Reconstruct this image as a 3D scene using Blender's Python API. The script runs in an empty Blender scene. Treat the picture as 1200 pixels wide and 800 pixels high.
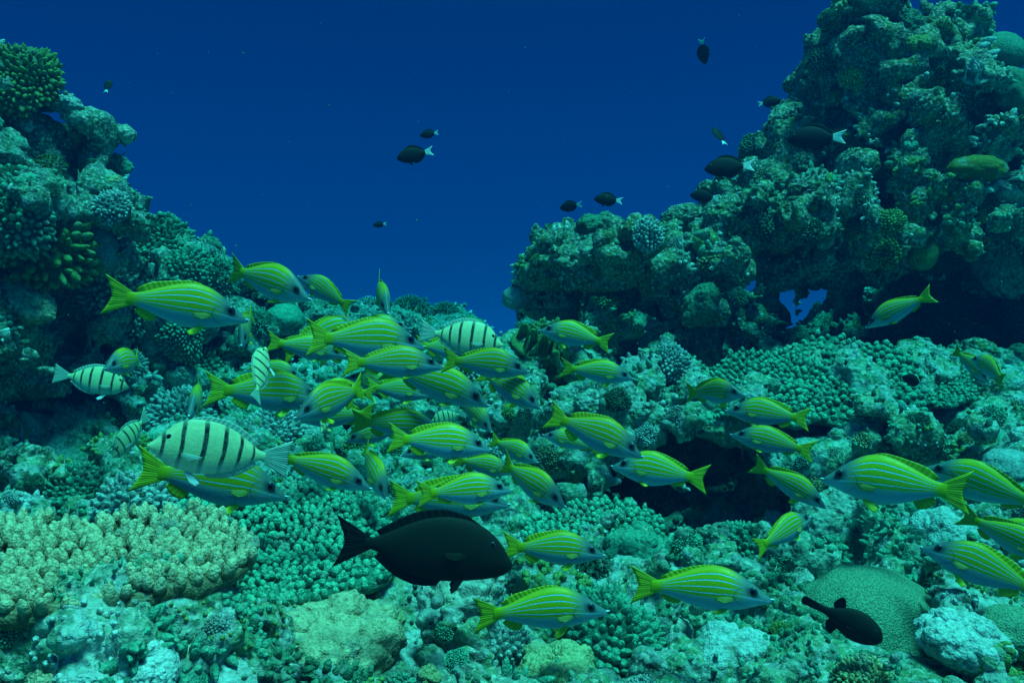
import bpy, math, random
import numpy as np
from mathutils import Vector, Matrix
from mathutils.bvhtree import BVHTree
random.seed(7); rng = np.random.default_rng(11)
scene = bpy.context.scene
COL = scene.collection
F = 1000.0                                   # focal length in pixels of the 1200-wide photograph

# ------------------------------------------------------------------ camera
cam_d = bpy.data.cameras.new('camera'); cam = bpy.data.objects.new('camera', cam_d); COL.objects.link(cam)
cam_d.sensor_width = 36; cam_d.lens = 36 * F / 1200; cam_d.clip_start = 0.05; cam_d.clip_end = 400
cam.location = (0, 0, 0); cam.rotation_euler = (math.radians(90), 0, 0)
scene.camera = cam

# ------------------------------------------------------------------ world: the open water all round, brighter towards the surface
world = bpy.data.worlds.new('World'); scene.world = world; world.use_nodes = True
wn = world.node_tree; wn.nodes.clear()
wo = wn.nodes.new('ShaderNodeOutputWorld'); wb = wn.nodes.new('ShaderNodeBackground')
tc = wn.nodes.new('ShaderNodeTexCoord'); sp = wn.nodes.new('ShaderNodeSeparateXYZ')
mr = wn.nodes.new('ShaderNodeMapRange'); mr.inputs[1].default_value = -1; mr.inputs[2].default_value = 1
rp = wn.nodes.new('ShaderNodeValToRGB')
wn.links.new(tc.outputs['Generated'], sp.inputs[0]); wn.links.new(sp.outputs[2], mr.inputs[0])
wn.links.new(mr.outputs[0], rp.inputs[0]); wn.links.new(rp.outputs[0], wb.inputs[0]); wn.links.new(wb.outputs[0], wo.inputs[0])
el = rp.color_ramp.elements
el[0].position = 0.0; el[0].color = (0.0, 0.012, 0.03, 1)
el[1].position = 1.0; el[1].color = (0.015, 0.26, 0.29, 1)
for p_, c_ in ((0.42, (0.0, 0.030, 0.085, 1)), (0.50, (0.0, 0.040, 0.172, 1)), (0.58, (0.0, 0.034, 0.178, 1)),
               (0.68, (0.0, 0.024, 0.140, 1)), (0.80, (0.005, 0.10, 0.22, 1))):
    e = el.new(p_); e.color = c_
wb.inputs[1].default_value = 1.0

# ------------------------------------------------------------------ sun: daylight after some metres of water (red is gone)
sun_d = bpy.data.lights.new('sun', 'SUN'); sun = bpy.data.objects.new('sun', sun_d); COL.objects.link(sun)
sun_d.energy = 5.0; sun_d.angle = math.radians(16); sun_d.color = (0.78, 1.0, 0.84)
sdir = Vector((-0.22, 0.24, -0.94)).normalized()          # direction in which the light travels
sun.rotation_euler = sdir.to_track_quat('-Z', 'Y').to_euler()

scene.view_settings.view_transform = 'Standard'; scene.view_settings.look = 'None'
scene.view_settings.exposure = 0.13; scene.view_settings.gamma = 1
scene.render.engine = 'CYCLES'
scene.cycles.max_bounces = 5; scene.cycles.diffuse_bounces = 3; scene.cycles.volume_bounces = 0
scene.cycles.transparent_max_bounces = 8

# ------------------------------------------------------------------ helpers
def P(px, py, Y):
    return Vector(((px - 600) / F * Y, Y, (400 - py) / F * Y))
def tag(o, label=None, cat=None, group=None, kind=None):
    if label: o['label'] = label
    if cat: o['category'] = cat
    if group: o['group'] = group
    if kind: o['kind'] = kind
    return o
def empty(name, loc=(0, 0, 0)):
    o = bpy.data.objects.new(name, None); COL.objects.link(o); o.location = loc; o.empty_display_size = 0.05
    return o
def mesh_np(name, V, Q, uv=None, tip=None, smooth=True):
    """mesh from numpy vertices and quads (or triangles, last index -1)"""
    me = bpy.data.meshes.new(name)
    V = np.asarray(V, np.float32); Q = np.asarray(Q, np.int32)
    tri = Q[:, 3] < 0 if Q.shape[1] == 4 else np.ones(len(Q), bool)
    tot = np.where(tri, 3, 4).astype(np.int32)
    flat = Q.reshape(-1); flat = flat[flat >= 0]
    me.vertices.add(len(V)); me.vertices.foreach_set('co', V.reshape(-1))
    me.loops.add(len(flat)); me.loops.foreach_set('vertex_index', flat)
    me.polygons.add(len(Q)); st = np.concatenate(([0], np.cumsum(tot)[:-1])).astype(np.int32)
    me.polygons.foreach_set('loop_start', st); me.polygons.foreach_set('loop_total', tot)
    me.update(calc_edges=True)
    if smooth: me.polygons.foreach_set('use_smooth', np.ones(len(Q), bool))
    if uv is not None:
        l = me.uv_layers.new(name='UVMap'); l.data.foreach_set('uv', np.asarray(uv, np.float32)[flat].reshape(-1))
    if tip is not None:
        a = me.attributes.new('tip', 'FLOAT', 'POINT'); a.data.foreach_set('value', np.asarray(tip, np.float32))
    return me
def obj(name, me, mat=None, parent=None):
    o = bpy.data.objects.new(name, me); COL.objects.link(o)
    if mat and not me.materials: me.materials.append(mat)
    if parent: o.parent = parent
    return o

# ---- noise
def _h(ix, iy, iz, s):
    h = (ix.astype(np.uint32) * np.uint32(374761393) + iy.astype(np.uint32) * np.uint32(668265263)
         + iz.astype(np.uint32) * np.uint32(2147483647) + np.uint32((s * 974634777) & 0xffffffff))
    h = (h ^ (h >> np.uint32(13))) * np.uint32(1274126177)
    h = (h ^ (h >> np.uint32(16))) * np.uint32(2246822519)
    return ((h ^ (h >> np.uint32(15))) & np.uint32(0xffffff)).astype(np.float32) / np.float32(16777216.0)
def vnoise(p, s=0):
    f = np.floor(p); i = f.astype(np.int64); t = (p - f).astype(np.float32); t = t * t * (3 - 2 * t)
    r = 0
    for a in (0, 1):
        wx = t[:, 0] if a else 1 - t[:, 0]
        for b in (0, 1):
            wy = t[:, 1] if b else 1 - t[:, 1]
            for c in (0, 1):
                wz = t[:, 2] if c else 1 - t[:, 2]
                r = r + wx * wy * wz * _h(i[:, 0] + a, i[:, 1] + b, i[:, 2] + c, s)
    return r * 2 - 1
def fbm(p, o=3, s=0):
    r = 0; a = 1.0; n = 0
    for k in range(o):
        r = r + a * vnoise(p * (2.03 ** k) + 17.3 * k, s + k); n += a; a *= 0.5
    return r / n
def worley(p, s=0):
    """distance to the nearest jittered cell point"""
    f = np.floor(p); i = f.astype(np.int64); t = (p - f).astype(np.float32)
    d = np.full(len(p), 9.0, np.float32)
    for a in (-1, 0, 1):
        for b in (-1, 0, 1):
            for c in (-1, 0, 1):
                x, y, z = i[:, 0] + a, i[:, 1] + b, i[:, 2] + c
                q = (a + _h(x, y, z, s) * .9 + .05 - t[:, 0]) ** 2 + (b + _h(x, y, z, s + 1) * .9 + .05 - t[:, 1]) ** 2 \
                    + (c + _h(x, y, z, s + 2) * .9 + .05 - t[:, 2]) ** 2
                d = np.minimum(d, q)
    return np.sqrt(d)
def lumps(p, s=0):                            # rounded bulges, 0..1
    d = worley(p, s); return np.sqrt(np.clip(1 - (d / 0.95) ** 2, 0, 1))

# ------------------------------------------------------------------ materials
def nodes(name):
    m = bpy.data.materials.new(name); m.use_nodes = True; nt = m.node_tree
    b = nt.nodes['Principled BSDF']; return m, nt, b
def N(nt, t, **kw):
    n = nt.nodes.new(t)
    for k, v in kw.items(): setattr(n, k, v)
    return n
def ramp(nt, fac, stops, interp='LINEAR'):
    r = nt.nodes.new('ShaderNodeValToRGB'); r.color_ramp.interpolation = interp
    e = r.color_ramp.elements
    e[0].position, e[0].color = stops[0][0], (*stops[0][1], 1)
    e[1].position, e[1].color = stops[-1][0], (*stops[-1][1], 1)
    for p_, c_ in stops[1:-1]:
        q = e.new(p_); q.color = (*c_, 1)
    nt.links.new(fac, r.inputs[0]); return r.outputs[0]
def mix(nt, f, a, b, mode='MIX'):
    m = nt.nodes.new('ShaderNodeMix'); m.data_type = 'RGBA'; m.blend_type = mode
    for s_, v in ((m.inputs[0], f), (m.inputs[6], a), (m.inputs[7], b)):
        if hasattr(v, 'is_output'): nt.links.new(v, s_)
        elif isinstance(v, (int, float)): s_.default_value = v
        else: s_.default_value = (*v, 1)
    return m.outputs[2]
def math_(nt, op, a, b=None, c=None):
    m = nt.nodes.new('ShaderNodeMath'); m.operation = op
    for s_, v in zip(m.inputs, (a, b, c)):
        if v is None: continue
        if hasattr(v, 'is_output'): nt.links.new(v, s_)
        else: s_.default_value = v
    return m.outputs[0]
def noise_n(nt, vec, scale, detail=4, rough=.6):
    n = nt.nodes.new('ShaderNodeTexNoise'); n.inputs['Scale'].default_value = scale
    n.inputs['Detail'].default_value = detail; n.inputs['Roughness'].default_value = rough
    nt.links.new(vec, n.inputs['Vector']); return n.outputs['Fac']
def voro_n(nt, vec, scale, feature='F1', out='Distance'):
    n = nt.nodes.new('ShaderNodeTexVoronoi'); n.feature = feature; n.inputs['Scale'].default_value = scale
    nt.links.new(vec, n.inputs['Vector']); return n.outputs[out]
def bump(nt, b, h, strength, dist):
    n = nt.nodes.new('ShaderNodeBump'); n.inputs['Strength'].default_value = strength; n.inputs['Distance'].default_value = dist
    nt.links.new(h, n.inputs['Height']); nt.links.new(n.outputs[0], b.inputs['Normal'])

def rock_mat(name, cols, dark=(.02, .035, .025), pale=(.50, .60, .60)):
    m, nt, b = nodes(name)
    g = N(nt, 'ShaderNodeNewGeometry').outputs['Position']
    n1 = noise_n(nt, g, 5.5, 4, .65); n2 = noise_n(nt, g, 26, 5, .7); n3 = noise_n(nt, g, 90, 4, .7)
    v1 = voro_n(nt, g, 34, 'F1', 'Color')
    base = ramp(nt, n1, [(.30, cols[0]), (.44, cols[1]), (.54, cols[2]), (.68, cols[3])])
    sepv = N(nt, 'ShaderNodeSeparateColor'); nt.links.new(v1, sepv.inputs[0])
    base = mix(nt, math_(nt, 'MULTIPLY', ramp(nt, sepv.outputs[0], [(.45, (0, 0, 0)), (.8, (1, 1, 1))]), .6), base, cols[4])
    base = mix(nt, ramp(nt, n2, [(.34, (1, 1, 1)), (.50, (0, 0, 0))]), base, dark)
    base = mix(nt, ramp(nt, noise_n(nt, g, 9, 5, .75), [(.55, (0, 0, 0)), (.66, (.8, .8, .8))]), base, pale)
    base = mix(nt, ramp(nt, n3, [(.50, (0, 0, 0)), (.66, (.8, .8, .8))]), base, (.66, .64, .56))
    nt.links.new(base, b.inputs['Base Color']); b.inputs['Roughness'].default_value = .85
    b.inputs['Specular IOR Level'].default_value = .2
    hh = math_(nt, 'ADD', math_(nt, 'MULTIPLY', n2, 1.0), math_(nt, 'MULTIPLY', n3, .45))
    hh = math_(nt, 'SUBTRACT', hh, math_(nt, 'MULTIPLY', voro_n(nt, g, 75), .5))
    bump(nt, b, hh, .9, .014)
    return m
M = {}
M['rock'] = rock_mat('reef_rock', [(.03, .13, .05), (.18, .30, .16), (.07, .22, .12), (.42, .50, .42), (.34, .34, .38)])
M['rock_dark'] = rock_mat('reef_rock_dark', [(.015, .05, .02), (.12, .18, .05), (.04, .09, .045), (.24, .30, .20), (.15, .17, .15)], (.012, .02, .014), (.20, .30, .14))  # darker copy for the cliff front, with some of its shade in the colours
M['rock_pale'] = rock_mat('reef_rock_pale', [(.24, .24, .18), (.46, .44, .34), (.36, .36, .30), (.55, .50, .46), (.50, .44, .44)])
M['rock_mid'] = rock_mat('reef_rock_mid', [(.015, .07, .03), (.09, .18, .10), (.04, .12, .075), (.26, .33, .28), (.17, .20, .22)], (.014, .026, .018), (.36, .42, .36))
def coral_mat(name, low, high, spots=0.0, fine=160):
    m, nt, b = nodes(name)
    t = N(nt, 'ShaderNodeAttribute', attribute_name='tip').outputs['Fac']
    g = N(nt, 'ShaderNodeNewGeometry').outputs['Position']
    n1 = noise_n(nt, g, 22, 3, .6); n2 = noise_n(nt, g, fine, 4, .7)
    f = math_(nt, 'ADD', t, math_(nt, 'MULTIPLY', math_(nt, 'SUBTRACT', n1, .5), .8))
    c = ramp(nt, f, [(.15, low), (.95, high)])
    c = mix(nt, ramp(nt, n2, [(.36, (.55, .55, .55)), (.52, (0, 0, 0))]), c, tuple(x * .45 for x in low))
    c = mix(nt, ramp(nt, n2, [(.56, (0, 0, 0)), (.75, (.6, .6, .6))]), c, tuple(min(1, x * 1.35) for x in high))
    dead = ramp(nt, noise_n(nt, g, 13, 4, .7), [(.56, (0, 0, 0)), (.64, (.8, .8, .8))]); c = mix(nt, dead, c, mix(nt, n2, (.04, .07, .05), (.40, .42, .36)))
    r = N(nt, 'ShaderNodeObjectInfo').outputs['Random']
    hs = N(nt, 'ShaderNodeHueSaturation'); nt.links.new(c, hs.inputs['Color'])
    nt.links.new(math_(nt, 'ADD', math_(nt, 'MULTIPLY', r, .5), .78), hs.inputs['Value'])
    nt.links.new(hs.outputs[0], b.inputs['Base Color']); b.inputs['Roughness'].default_value = .75
    b.inputs['Specular IOR Level'].default_value = .25
    bump(nt, b, math_(nt, 'SUBTRACT', n2, math_(nt, 'MULTIPLY', voro_n(nt, g, 260), .8)), .7, .004)
    return m
M['tan'] = coral_mat('coral_tan', (.15, .10, .045), (.70, .52, .33))
M['teal'] = coral_mat('coral_teal', (.012, .10, .065), (.12, .42, .29))
M['green'] = coral_mat('coral_green', (.04, .10, .03), (.22, .34, .10))
M['pale'] = coral_mat('coral_pale', (.10, .15, .14), (.50, .54, .52))
M['olive'] = coral_mat('coral_olive', (.13, .12, .04), (.46, .42, .22))
M['dusky'] = coral_mat('coral_dusky', (.01, .05, .03), (.07, .20, .12))
M['yellow'] = coral_mat('coral_yellow', (.09, .10, .01), (.17, .18, .02))
M['lilac'] = coral_mat('coral_lilac', (.26, .22, .30), (.48, .44, .56))
# brain coral: small dark pits in a green skin
m, nt, b = nodes('coral_pitted')
g = N(nt, 'ShaderNodeNewGeometry').outputs['Position']
vv = voro_n(nt, g, 300); nt.nodes[-1].inputs['Randomness'].default_value = .7; nn = noise_n(nt, g, 14, 3, .6)
c = mix(nt, nn, (.13, .26, .15), (.26, .40, .26)); pit = ramp(nt, vv, [(.26, (.6, .6, .6)), (.55, (0, 0, 0))])
c = mix(nt, ramp(nt, noise_n(nt, g, 330, 2, .5), [(.40, (.75, .75, .75)), (.56, (0, 0, 0))]), c, (.05, .10, .06)); nt.links.new(c, b.inputs['Base Color']); b.inputs['Roughness'].default_value = .8
bump(nt, b, math_(nt, 'ADD', noise_n(nt, g, 330, 2, .5), math_(nt, 'MULTIPLY', noise_n(nt, g, 60), .4)), .9, .005)
M['pitted'] = m

def fish_surface(nt, b, rough=.38, scale=1.0):
    b.inputs['Roughness'].default_value = rough; b.inputs['Specular IOR Level'].default_value = .16
    uv = N(nt, 'ShaderNodeUVMap').outputs[0]
    mp = N(nt, 'ShaderNodeMapping'); mp.inputs['Scale'].default_value = (62 * scale, 26 * scale, 1); nt.links.new(uv, mp.inputs[0])
    v = voro_n(nt, mp.outputs[0], 1.0); bump(nt, b, v, .18, .0015)
def snapper_mat():
    m, nt, b = nodes('snapper_skin')
    uv = N(nt, 'ShaderNodeUVMap').outputs[0]; s = N(nt, 'ShaderNodeSeparateXYZ'); nt.links.new(uv, s.inputs[0])
    tcn = N(nt, 'ShaderNodeTexCoord').outputs['Object']
    oi = N(nt, 'ShaderNodeObjectInfo').outputs['Random']
    wob = math_(nt, 'MULTIPLY', math_(nt, 'SUBTRACT', noise_n(nt, tcn, 9, 2), .5), .035)
    v = math_(nt, 'ADD', s.outputs[1], wob)
    v = math_(nt, 'ADD', v, math_(nt, 'MULTIPLY', math_(nt, 'SUBTRACT', oi, .5), .03))
    Yl, Bl, Bk, Sv, Sv2 = (.38, .40, .0), (.38, .68, .95), (.05, .13, .06), (.16, .36, .54), (.26, .46, .62)
    st = [(0.0, Sv2), (.20, Sv), (.33, (.30, .45, .40)), (.37, Yl)]
    for c_ in (.435, .58, .72, .85):
        w = .0105 if c_ < .8 else .008
        st += [(c_ - w - .011, Yl), (c_ - w - .005, Bk), (c_ - w + .003, Bl), (c_ + w - .003, Bl), (c_ + w + .005, Bk), (c_ + w + .011, Yl)]
    st += [(.94, (.50, .46, .02)), (1.0, (.34, .32, .03))]
    # too many stops for one ramp: split it in two halves
    lo = [q for q in st if q[0] <= .70]; hi = [q for q in st if q[0] > .70]
    lo.append((.70, Yl)); hi.insert(0, (.701, Yl))
    c1 = ramp(nt, v, lo); c2 = ramp(nt, v, hi)
    gt = math_(nt, 'GREATER_THAN', v, .7005); body = mix(nt, gt, c1, c2)
    # greyer, bluish head and snout; the stripes run out on the gill cover and before the tail
    hd = ramp(nt, math_(nt, 'ADD', s.outputs[0], math_(nt, 'MULTIPLY', s.outputs[1], -.07)), [(.12, (1, 1, 1)), (.24, (0, 0, 0))])
    face = ramp(nt, s.outputs[1], [(.0, (.36, .54, .66)), (.40, (.28, .44, .58)), (.44, (.42, .62, .74)), (.49, (.13, .22, .27)), (1.0, (.09, .15, .16))])
    body = mix(nt, hd, body, face)
    ex = math_(nt, 'DIVIDE', math_(nt, 'SUBTRACT', s.outputs[0], .135), .062); ey = math_(nt, 'DIVIDE', math_(nt, 'SUBTRACT', s.outputs[1], .66), .24)
    ed = math_(nt, 'SQRT', math_(nt, 'ADD', math_(nt, 'MULTIPLY', ex, ex), math_(nt, 'MULTIPLY', ey, ey)))
    body = mix(nt, ramp(nt, ed, [(.55, (.85, .85, .85)), (1.0, (0, 0, 0))]), body, (.035, .07, .09))
    tl = ramp(nt, s.outputs[0], [(.74, (0, 0, 0)), (.80, (1, 1, 1))]); body = mix(nt, tl, body, (.42, .44, .0))
    sp_ = noise_n(nt, tcn, 40, 4, .7); body = mix(nt, ramp(nt, sp_, [(.4, (.14, .14, .14)), (.6, (0, 0, 0))]), body, (.12, .20, .03))
    gl = math_(nt, 'SUBTRACT', s.outputs[1], .42); gl = math_(nt, 'SUBTRACT', math_(nt, 'ADD', s.outputs[0], math_(nt, 'MULTIPLY', math_(nt, 'MULTIPLY', gl, gl), .75)), .262)
    gl = math_(nt, 'ABSOLUTE', gl); body = mix(nt, ramp(nt, gl, [(.0, (.55, .55, .55)), (.009, (0, 0, 0))]), body, (.05, .10, .10))
    hs = N(nt, 'ShaderNodeHueSaturation'); nt.links.new(body, hs.inputs['Color'])
    nt.links.new(math_(nt, 'ADD', math_(nt, 'MULTIPLY', oi, .35), .78), hs.inputs['Value'])
    nt.links.new(hs.outputs[0], b.inputs['Base Color']); fish_surface(nt, b)
    return m
M['snapper'] = snapper_mat()
def convict_mat():
    m, nt, b = nodes('convict_skin')
    uv = N(nt, 'ShaderNodeUVMap').outputs[0]; s = N(nt, 'ShaderNodeSeparateXYZ'); nt.links.new(uv, s.inputs[0])
    tcn = N(nt, 'ShaderNodeTexCoord').outputs['Object']
    u = math_(nt, 'ADD', s.outputs[0], math_(nt, 'MULTIPLY', math_(nt, 'SUBTRACT', noise_n(nt, tcn, 7, 2), .5), .022))
    # bars lean and bow a little
    q = math_(nt, 'SUBTRACT', s.outputs[1], .55); u = math_(nt, 'ADD', u, math_(nt, 'MULTIPLY', math_(nt, 'MULTIPLY', q, q), .05))
    W, K = (.82, .78, .42), (.012, .018, .022); st = [(0, W)]
    for c_, w in ((.105, .010), (.235, .012), (.385, .014), (.525, .013), (.64, .010), (.735, .006)):
        st += [(c_ - w - .006, W), (c_ - w, K), (c_ + w, K), (c_ + w + .006, W)]
    st.append((1, W)); c = ramp(nt, u, st)
    low = ramp(nt, s.outputs[1], [(.10, (.7, .7, .7)), (.30, (0, 0, 0))]); c = mix(nt, low, c, (.60, .68, .66))
    up = ramp(nt, s.outputs[1], [(.86, (0, 0, 0)), (1.0, (.6, .6, .6))]); c = mix(nt, up, c, (.26, .34, .20))
    sp_ = noise_n(nt, tcn, 30, 4, .7); c = mix(nt, ramp(nt, sp_, [(.35, (.35, .35, .35)), (.6, (0, 0, 0))]), c, (.34, .40, .30))
    nt.links.new(c, b.inputs['Base Color']); fish_surface(nt, b)
    return m
M['convict'] = convict_mat()
def plain(name, col, rough=.5, rays=True, var=.3):
    m, nt, b = nodes(name)
    uv = N(nt, 'ShaderNodeUVMap').outputs[0]; s = N(nt, 'ShaderNodeSeparateXYZ'); nt.links.new(uv, s.inputs[0])
    b.inputs['Roughness'].default_value = rough; b.inputs['Specular IOR Level'].default_value = .15 if max(col) < .02 else .4
    tcn = N(nt, 'ShaderNodeTexCoord').outputs['Object']
    c = mix(nt, noise_n(nt, tcn, 12, 3), tuple(x * (1 - var) for x in col), tuple(min(1, x * (1 + var)) for x in col))
    if rays:
        w = math_(nt, 'SINE', math_(nt, 'MULTIPLY', s.outputs[0], 95.0))
        c = mix(nt, math_(nt, 'MULTIPLY', math_(nt, 'ADD', w, 1.0), .16), c, tuple(x * .35 for x in col))
        bump(nt, b, w, .3, .001)
    nt.links.new(c, b.inputs['Base Color']); return m
M['fin_yellow'] = plain('fin_yellow', (.42, .44, .0), .5)
M['fin_dull'] = plain('fin_dull_yellow', (.30, .34, .06), .5)
M['fin_bright'] = plain('fin_bright_yellow', (.88, .88, .03), .5)
M['fin_pale'] = plain('fin_pale', (.40, .52, .44), .5)
M['fin_white'] = plain('fin_white', (.85, .90, .95), .5)
M['black_skin'] = plain('black_skin', (.009, .014, .011), .7, rays=False)
M['black_fin'] = plain('black_fin', (.005, .008, .007), .65)
M['brown_fin'] = plain('brown_fin', (.012, .016, .008), .6)
M['eye'] = plain('eye_iris', (.025, .04, .05), .25, rays=False)
M['pupil'] = plain('eye_pupil', (.002, .002, .003), .12, rays=False)
M['silver'] = plain('lip_silver', (.45, .60, .68), .4, rays=False)

# ------------------------------------------------------------------ THE REEF ROCK: one solid field, meshed in cells that grow with distance
def ell(px, py, Y, rx, ry, rz): return (P(px, py, Y), (rx, ry, rz))
LEFT = [ell(-85, 190, 2.5, .34, .4, .37), ell(45, 130, 2.5, .12, .2, .05), ell(50, 262, 2.5, .26, .35, .19), ell(75, 212, 2.75, .13, .22, .10),
        ell(160, 330, 3.0, .28, .32, .20), ell(-40, 395, 2.35, .22, .36, .26), ell(280, 385, 3.4, .30, .4, .17), ell(420, 402, 3.9, .30, .5, .14),
        ell(510, 402, 4.3, .26, .4, .13), ell(-200, 300, 2.9, .7, .8, .8), ell(-130, 620, 1.9, .4, .5, .45), ell(60, 370, 2.75, .22, .3, .2), ell(120, 470, 3.05, .42, .28, .24)]
RIGHT = [ell(1062, 142, 3.0, .33, .42, .33), ell(1010, 62, 2.9, .14, .22, .15), ell(960, 190, 3.0, .17, .3, .19), ell(900, 245, 3.0, .19, .3, .14),
         ell(1050, 262, 3.0, .52, .4, .16), ell(752, 316, 3.1, .36, .36, .13), ell(665, 298, 3.1, .11, .2, .10), ell(665, 375, 3.25, .08, .25, .15),
         ell(825, 372, 3.0, .13, .3, .21), ell(1235, 235, 3.5, .33, .5, .46), ell(622, 350, 3.15, .05, .1, .045), ell(1100, 370, 5.0, .95, .5, .6),
         ell(775, 375, 4.3, .66, .4, .34), ell(1230, 330, 3.0, .2, .4, .12), ell(1085, 85, 3.1, .14, .3, .17), ell(1390, 370, 3.9, .6, .9, .9), ell(1090, 255, 3.9, .8, 1.0, .20)]  # last blob: unseen roof extension, added to keep light out of the hollow
LOW = [ell(150, 800, 1.08, .13, .14, .10), ell(760, 490, 2.5, .42, .32, .13), ell(600, 480, 2.7, .3, .35, .18), ell(1080, 520, 2.35, .42, .32, .12),
       ell(700, 425, 2.8, .3, .3, .09), ell(1000, 462, 2.6, .5, .3, .10)]
CUT = [ell(30, 480, 2.0, .32, .75, .20), ell(768, 574, 2.28, .38, .75, .18), ell(728, 382, 2.95, .15, .9, .16), ell(1085, 362, 3.3, .74, 1.1, .20),
       ell(948, 343, 4.6, .29, 2.9, .21), ell(1050, 205, 2.45, .12, .18, .10), ell(0, 760, .92, .10, .16, .10), ell(100, 150, 2.35, .12, .15, .05), ell(1130, 255, 2.55, .22, .17, .05)]
# floor heights, from points seen in the photograph
FP = [(0, 900, .95), (200, 820, 1.05), (320, 770, 1.2), (450, 730, 1.3), (500, 830, 1.1), (600, 720, 1.5), (700, 640, 1.75), (700, 810, 1.2),
      (900, 810, 1.15), (850, 700, 1.5), (1000, 700, 1.45), (1200, 800, 1.1), (1100, 600, 1.8), (1250, 560, 2.0), (1000, 500, 2.3), (900, 470, 2.5),
      (1100, 450, 2.6), (1000, 440, 3.3), (700, 450, 2.7), (800, 455, 2.6), (560, 560, 2.0), (480, 560, 2.0), (350, 640, 1.55), (200, 640, 1.5),
      (60, 640, 1.5), (300, 545, 2.1), (250, 480, 2.5), (180, 450, 2.8), (350, 430, 3.0), (450, 415, 3.5), (510, 395, 4.2), (570, 400, 4.4), (500, 560, 5.6),
      (650, 440, 3.6), (760, 605, 1.85), (880, 605, 1.85), (700, 480, 5.5), (1100, 480, 5.5), (200, 520, 5.6), (500, 540, 2.3), (640, 560, 2.0), (1300, 480, 3.0)]
FPW = np.array([P(*a) for a in FP])
nF = len(FPW); R_ = np.sqrt(((FPW[:, None, :2] - FPW[None, :, :2]) ** 2).sum(-1))
A = np.zeros((nF + 3, nF + 3)); A[:nF, :nF] = R_ - np.eye(nF) * .02; A[:nF, nF] = 1; A[:nF, nF + 1:] = FPW[:, :2]; A[nF:, :nF] = A[:nF, nF:].T
RW = np.linalg.solve(A, np.concatenate((FPW[:, 2], np.zeros(3))))
def floor_h(x, y):
    r = RW[nF] + RW[nF + 1] * x + RW[nF + 2] * y
    for k in range(nF): r = r + RW[k] * np.sqrt((x - FPW[k, 0]) ** 2 + (y - FPW[k, 1]) ** 2)
    return r
def smin(a, b, k):
    h = np.clip(.5 + .5 * (b - a) / k, 0, 1); return b + (a - b) * h - k * h * (1 - h)
def sd(pts, e):
    c, r = e; q = (pts - np.array(c)) / np.array(r); l = np.sqrt((q ** 2).sum(-1)); return (l - 1) * min(r) * (1 + .25 * np.clip(l - 1, 0, 2))
STEP = .0105
us = np.arange(-1.0, 1.0, STEP); ts = np.arange(math.log(.80), math.log(7.2), STEP); ws = np.arange(-.62, .62, STEP)
UU, TT, WW = np.meshgrid(us, ts, ws, indexing='ij')
Yg = np.exp(TT); pts = np.stack((UU * Yg, Yg, WW * Yg), -1).reshape(-1, 3).astype(np.float32)
fh = floor_h(*[g_.reshape(-1) for g_ in np.meshgrid(us, ts, indexing='ij')]) if False else None
ug, tg = np.meshgrid(us, ts, indexing='ij'); yg = np.exp(tg); FHG = floor_h(ug * yg, yg)
f_low = ((WW * Yg) - FHG[:, :, None]).reshape(-1).astype(np.float32) * .8 + .03
def union(f, es, k=.06):
    for e in es: f = smin(f, sd(pts, e), k)
    return f.astype(np.float32)
f_low = union(f_low, LOW)
f_l = union(np.full(len(pts), 9, np.float32), LEFT); f_r = union(np.full(len(pts), 9, np.float32), RIGHT)
fld = smin(smin(f_low, f_l, .05), f_r, .05).astype(np.float32)
for e in CUT: fld = -smin(-fld, sd(pts, e), .04)
grp = np.where(f_l < np.minimum(f_low, f_r), 1, np.where(f_r < f_low, 2, 0)).astype(np.int8).reshape(UU.shape)
def PK(p): return .5 + .9 * np.clip(p[:, 2] * 1.2 + .35, 0, 1)
def CRK(p):                                  # crevices between the heads
    a = vnoise(p * 3.4 + 5, 201) + .3 * vnoise(p * 9, 202); return .13 * np.exp(-(a / .09) ** 2)
band = np.abs(fld) < .30
bp = pts[band]
wq = np.stack([vnoise(bp * 7 + 40 * k, 50 + k) for k in range(3)], -1) * .05
fld[band] -= fbm(bp * 3.2, 2, 3) * .085 + (lumps((bp + wq) * 6.0, 21) - .72) * .13 + fbm(bp * 9, 2, 13) * .04 - CRK(bp) - .42 * np.clip(vnoise(bp * 6.5, 211) - .34, 0, 1) * PK(bp)
fld = fld.reshape(UU.shape)
def up2(a):
    for ax in range(3):
        a = np.swapaxes(a, 0, ax); o = np.empty((a.shape[0] * 2 - 1,) + a.shape[1:], np.float32)
        o[::2] = a; o[1::2] = (a[:-1] + a[1:]) * .5; a = np.swapaxes(o, 0, ax)
    return a
fld = up2(fld); S2 = STEP / 2
idx = np.nonzero(np.abs(fld) < .085)
y_ = np.exp(ts[0] + idx[1] * S2); bp = np.stack(((us[0] + idx[0] * S2) * y_, y_, (ws[0] + idx[2] * S2) * y_), -1)
wq = np.stack([vnoise(bp * 20 + 40 * k, 60 + k) for k in range(3)], -1) * .018
sc_ = .6 + .8 * np.clip(vnoise(bp * 2.5, 77) + .5, 0, 1)
fld[idx] -= ((lumps((bp + wq) * 17.0, 31) - .7) * .058 * sc_ + fbm(bp * 34, 2, 41) * .022 + (.5 - np.abs(vnoise(bp * 13, 43))) * .022 - .13 * np.clip(vnoise(bp * 17, 45) - .30, 0, 1)).astype(np.float32)
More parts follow.
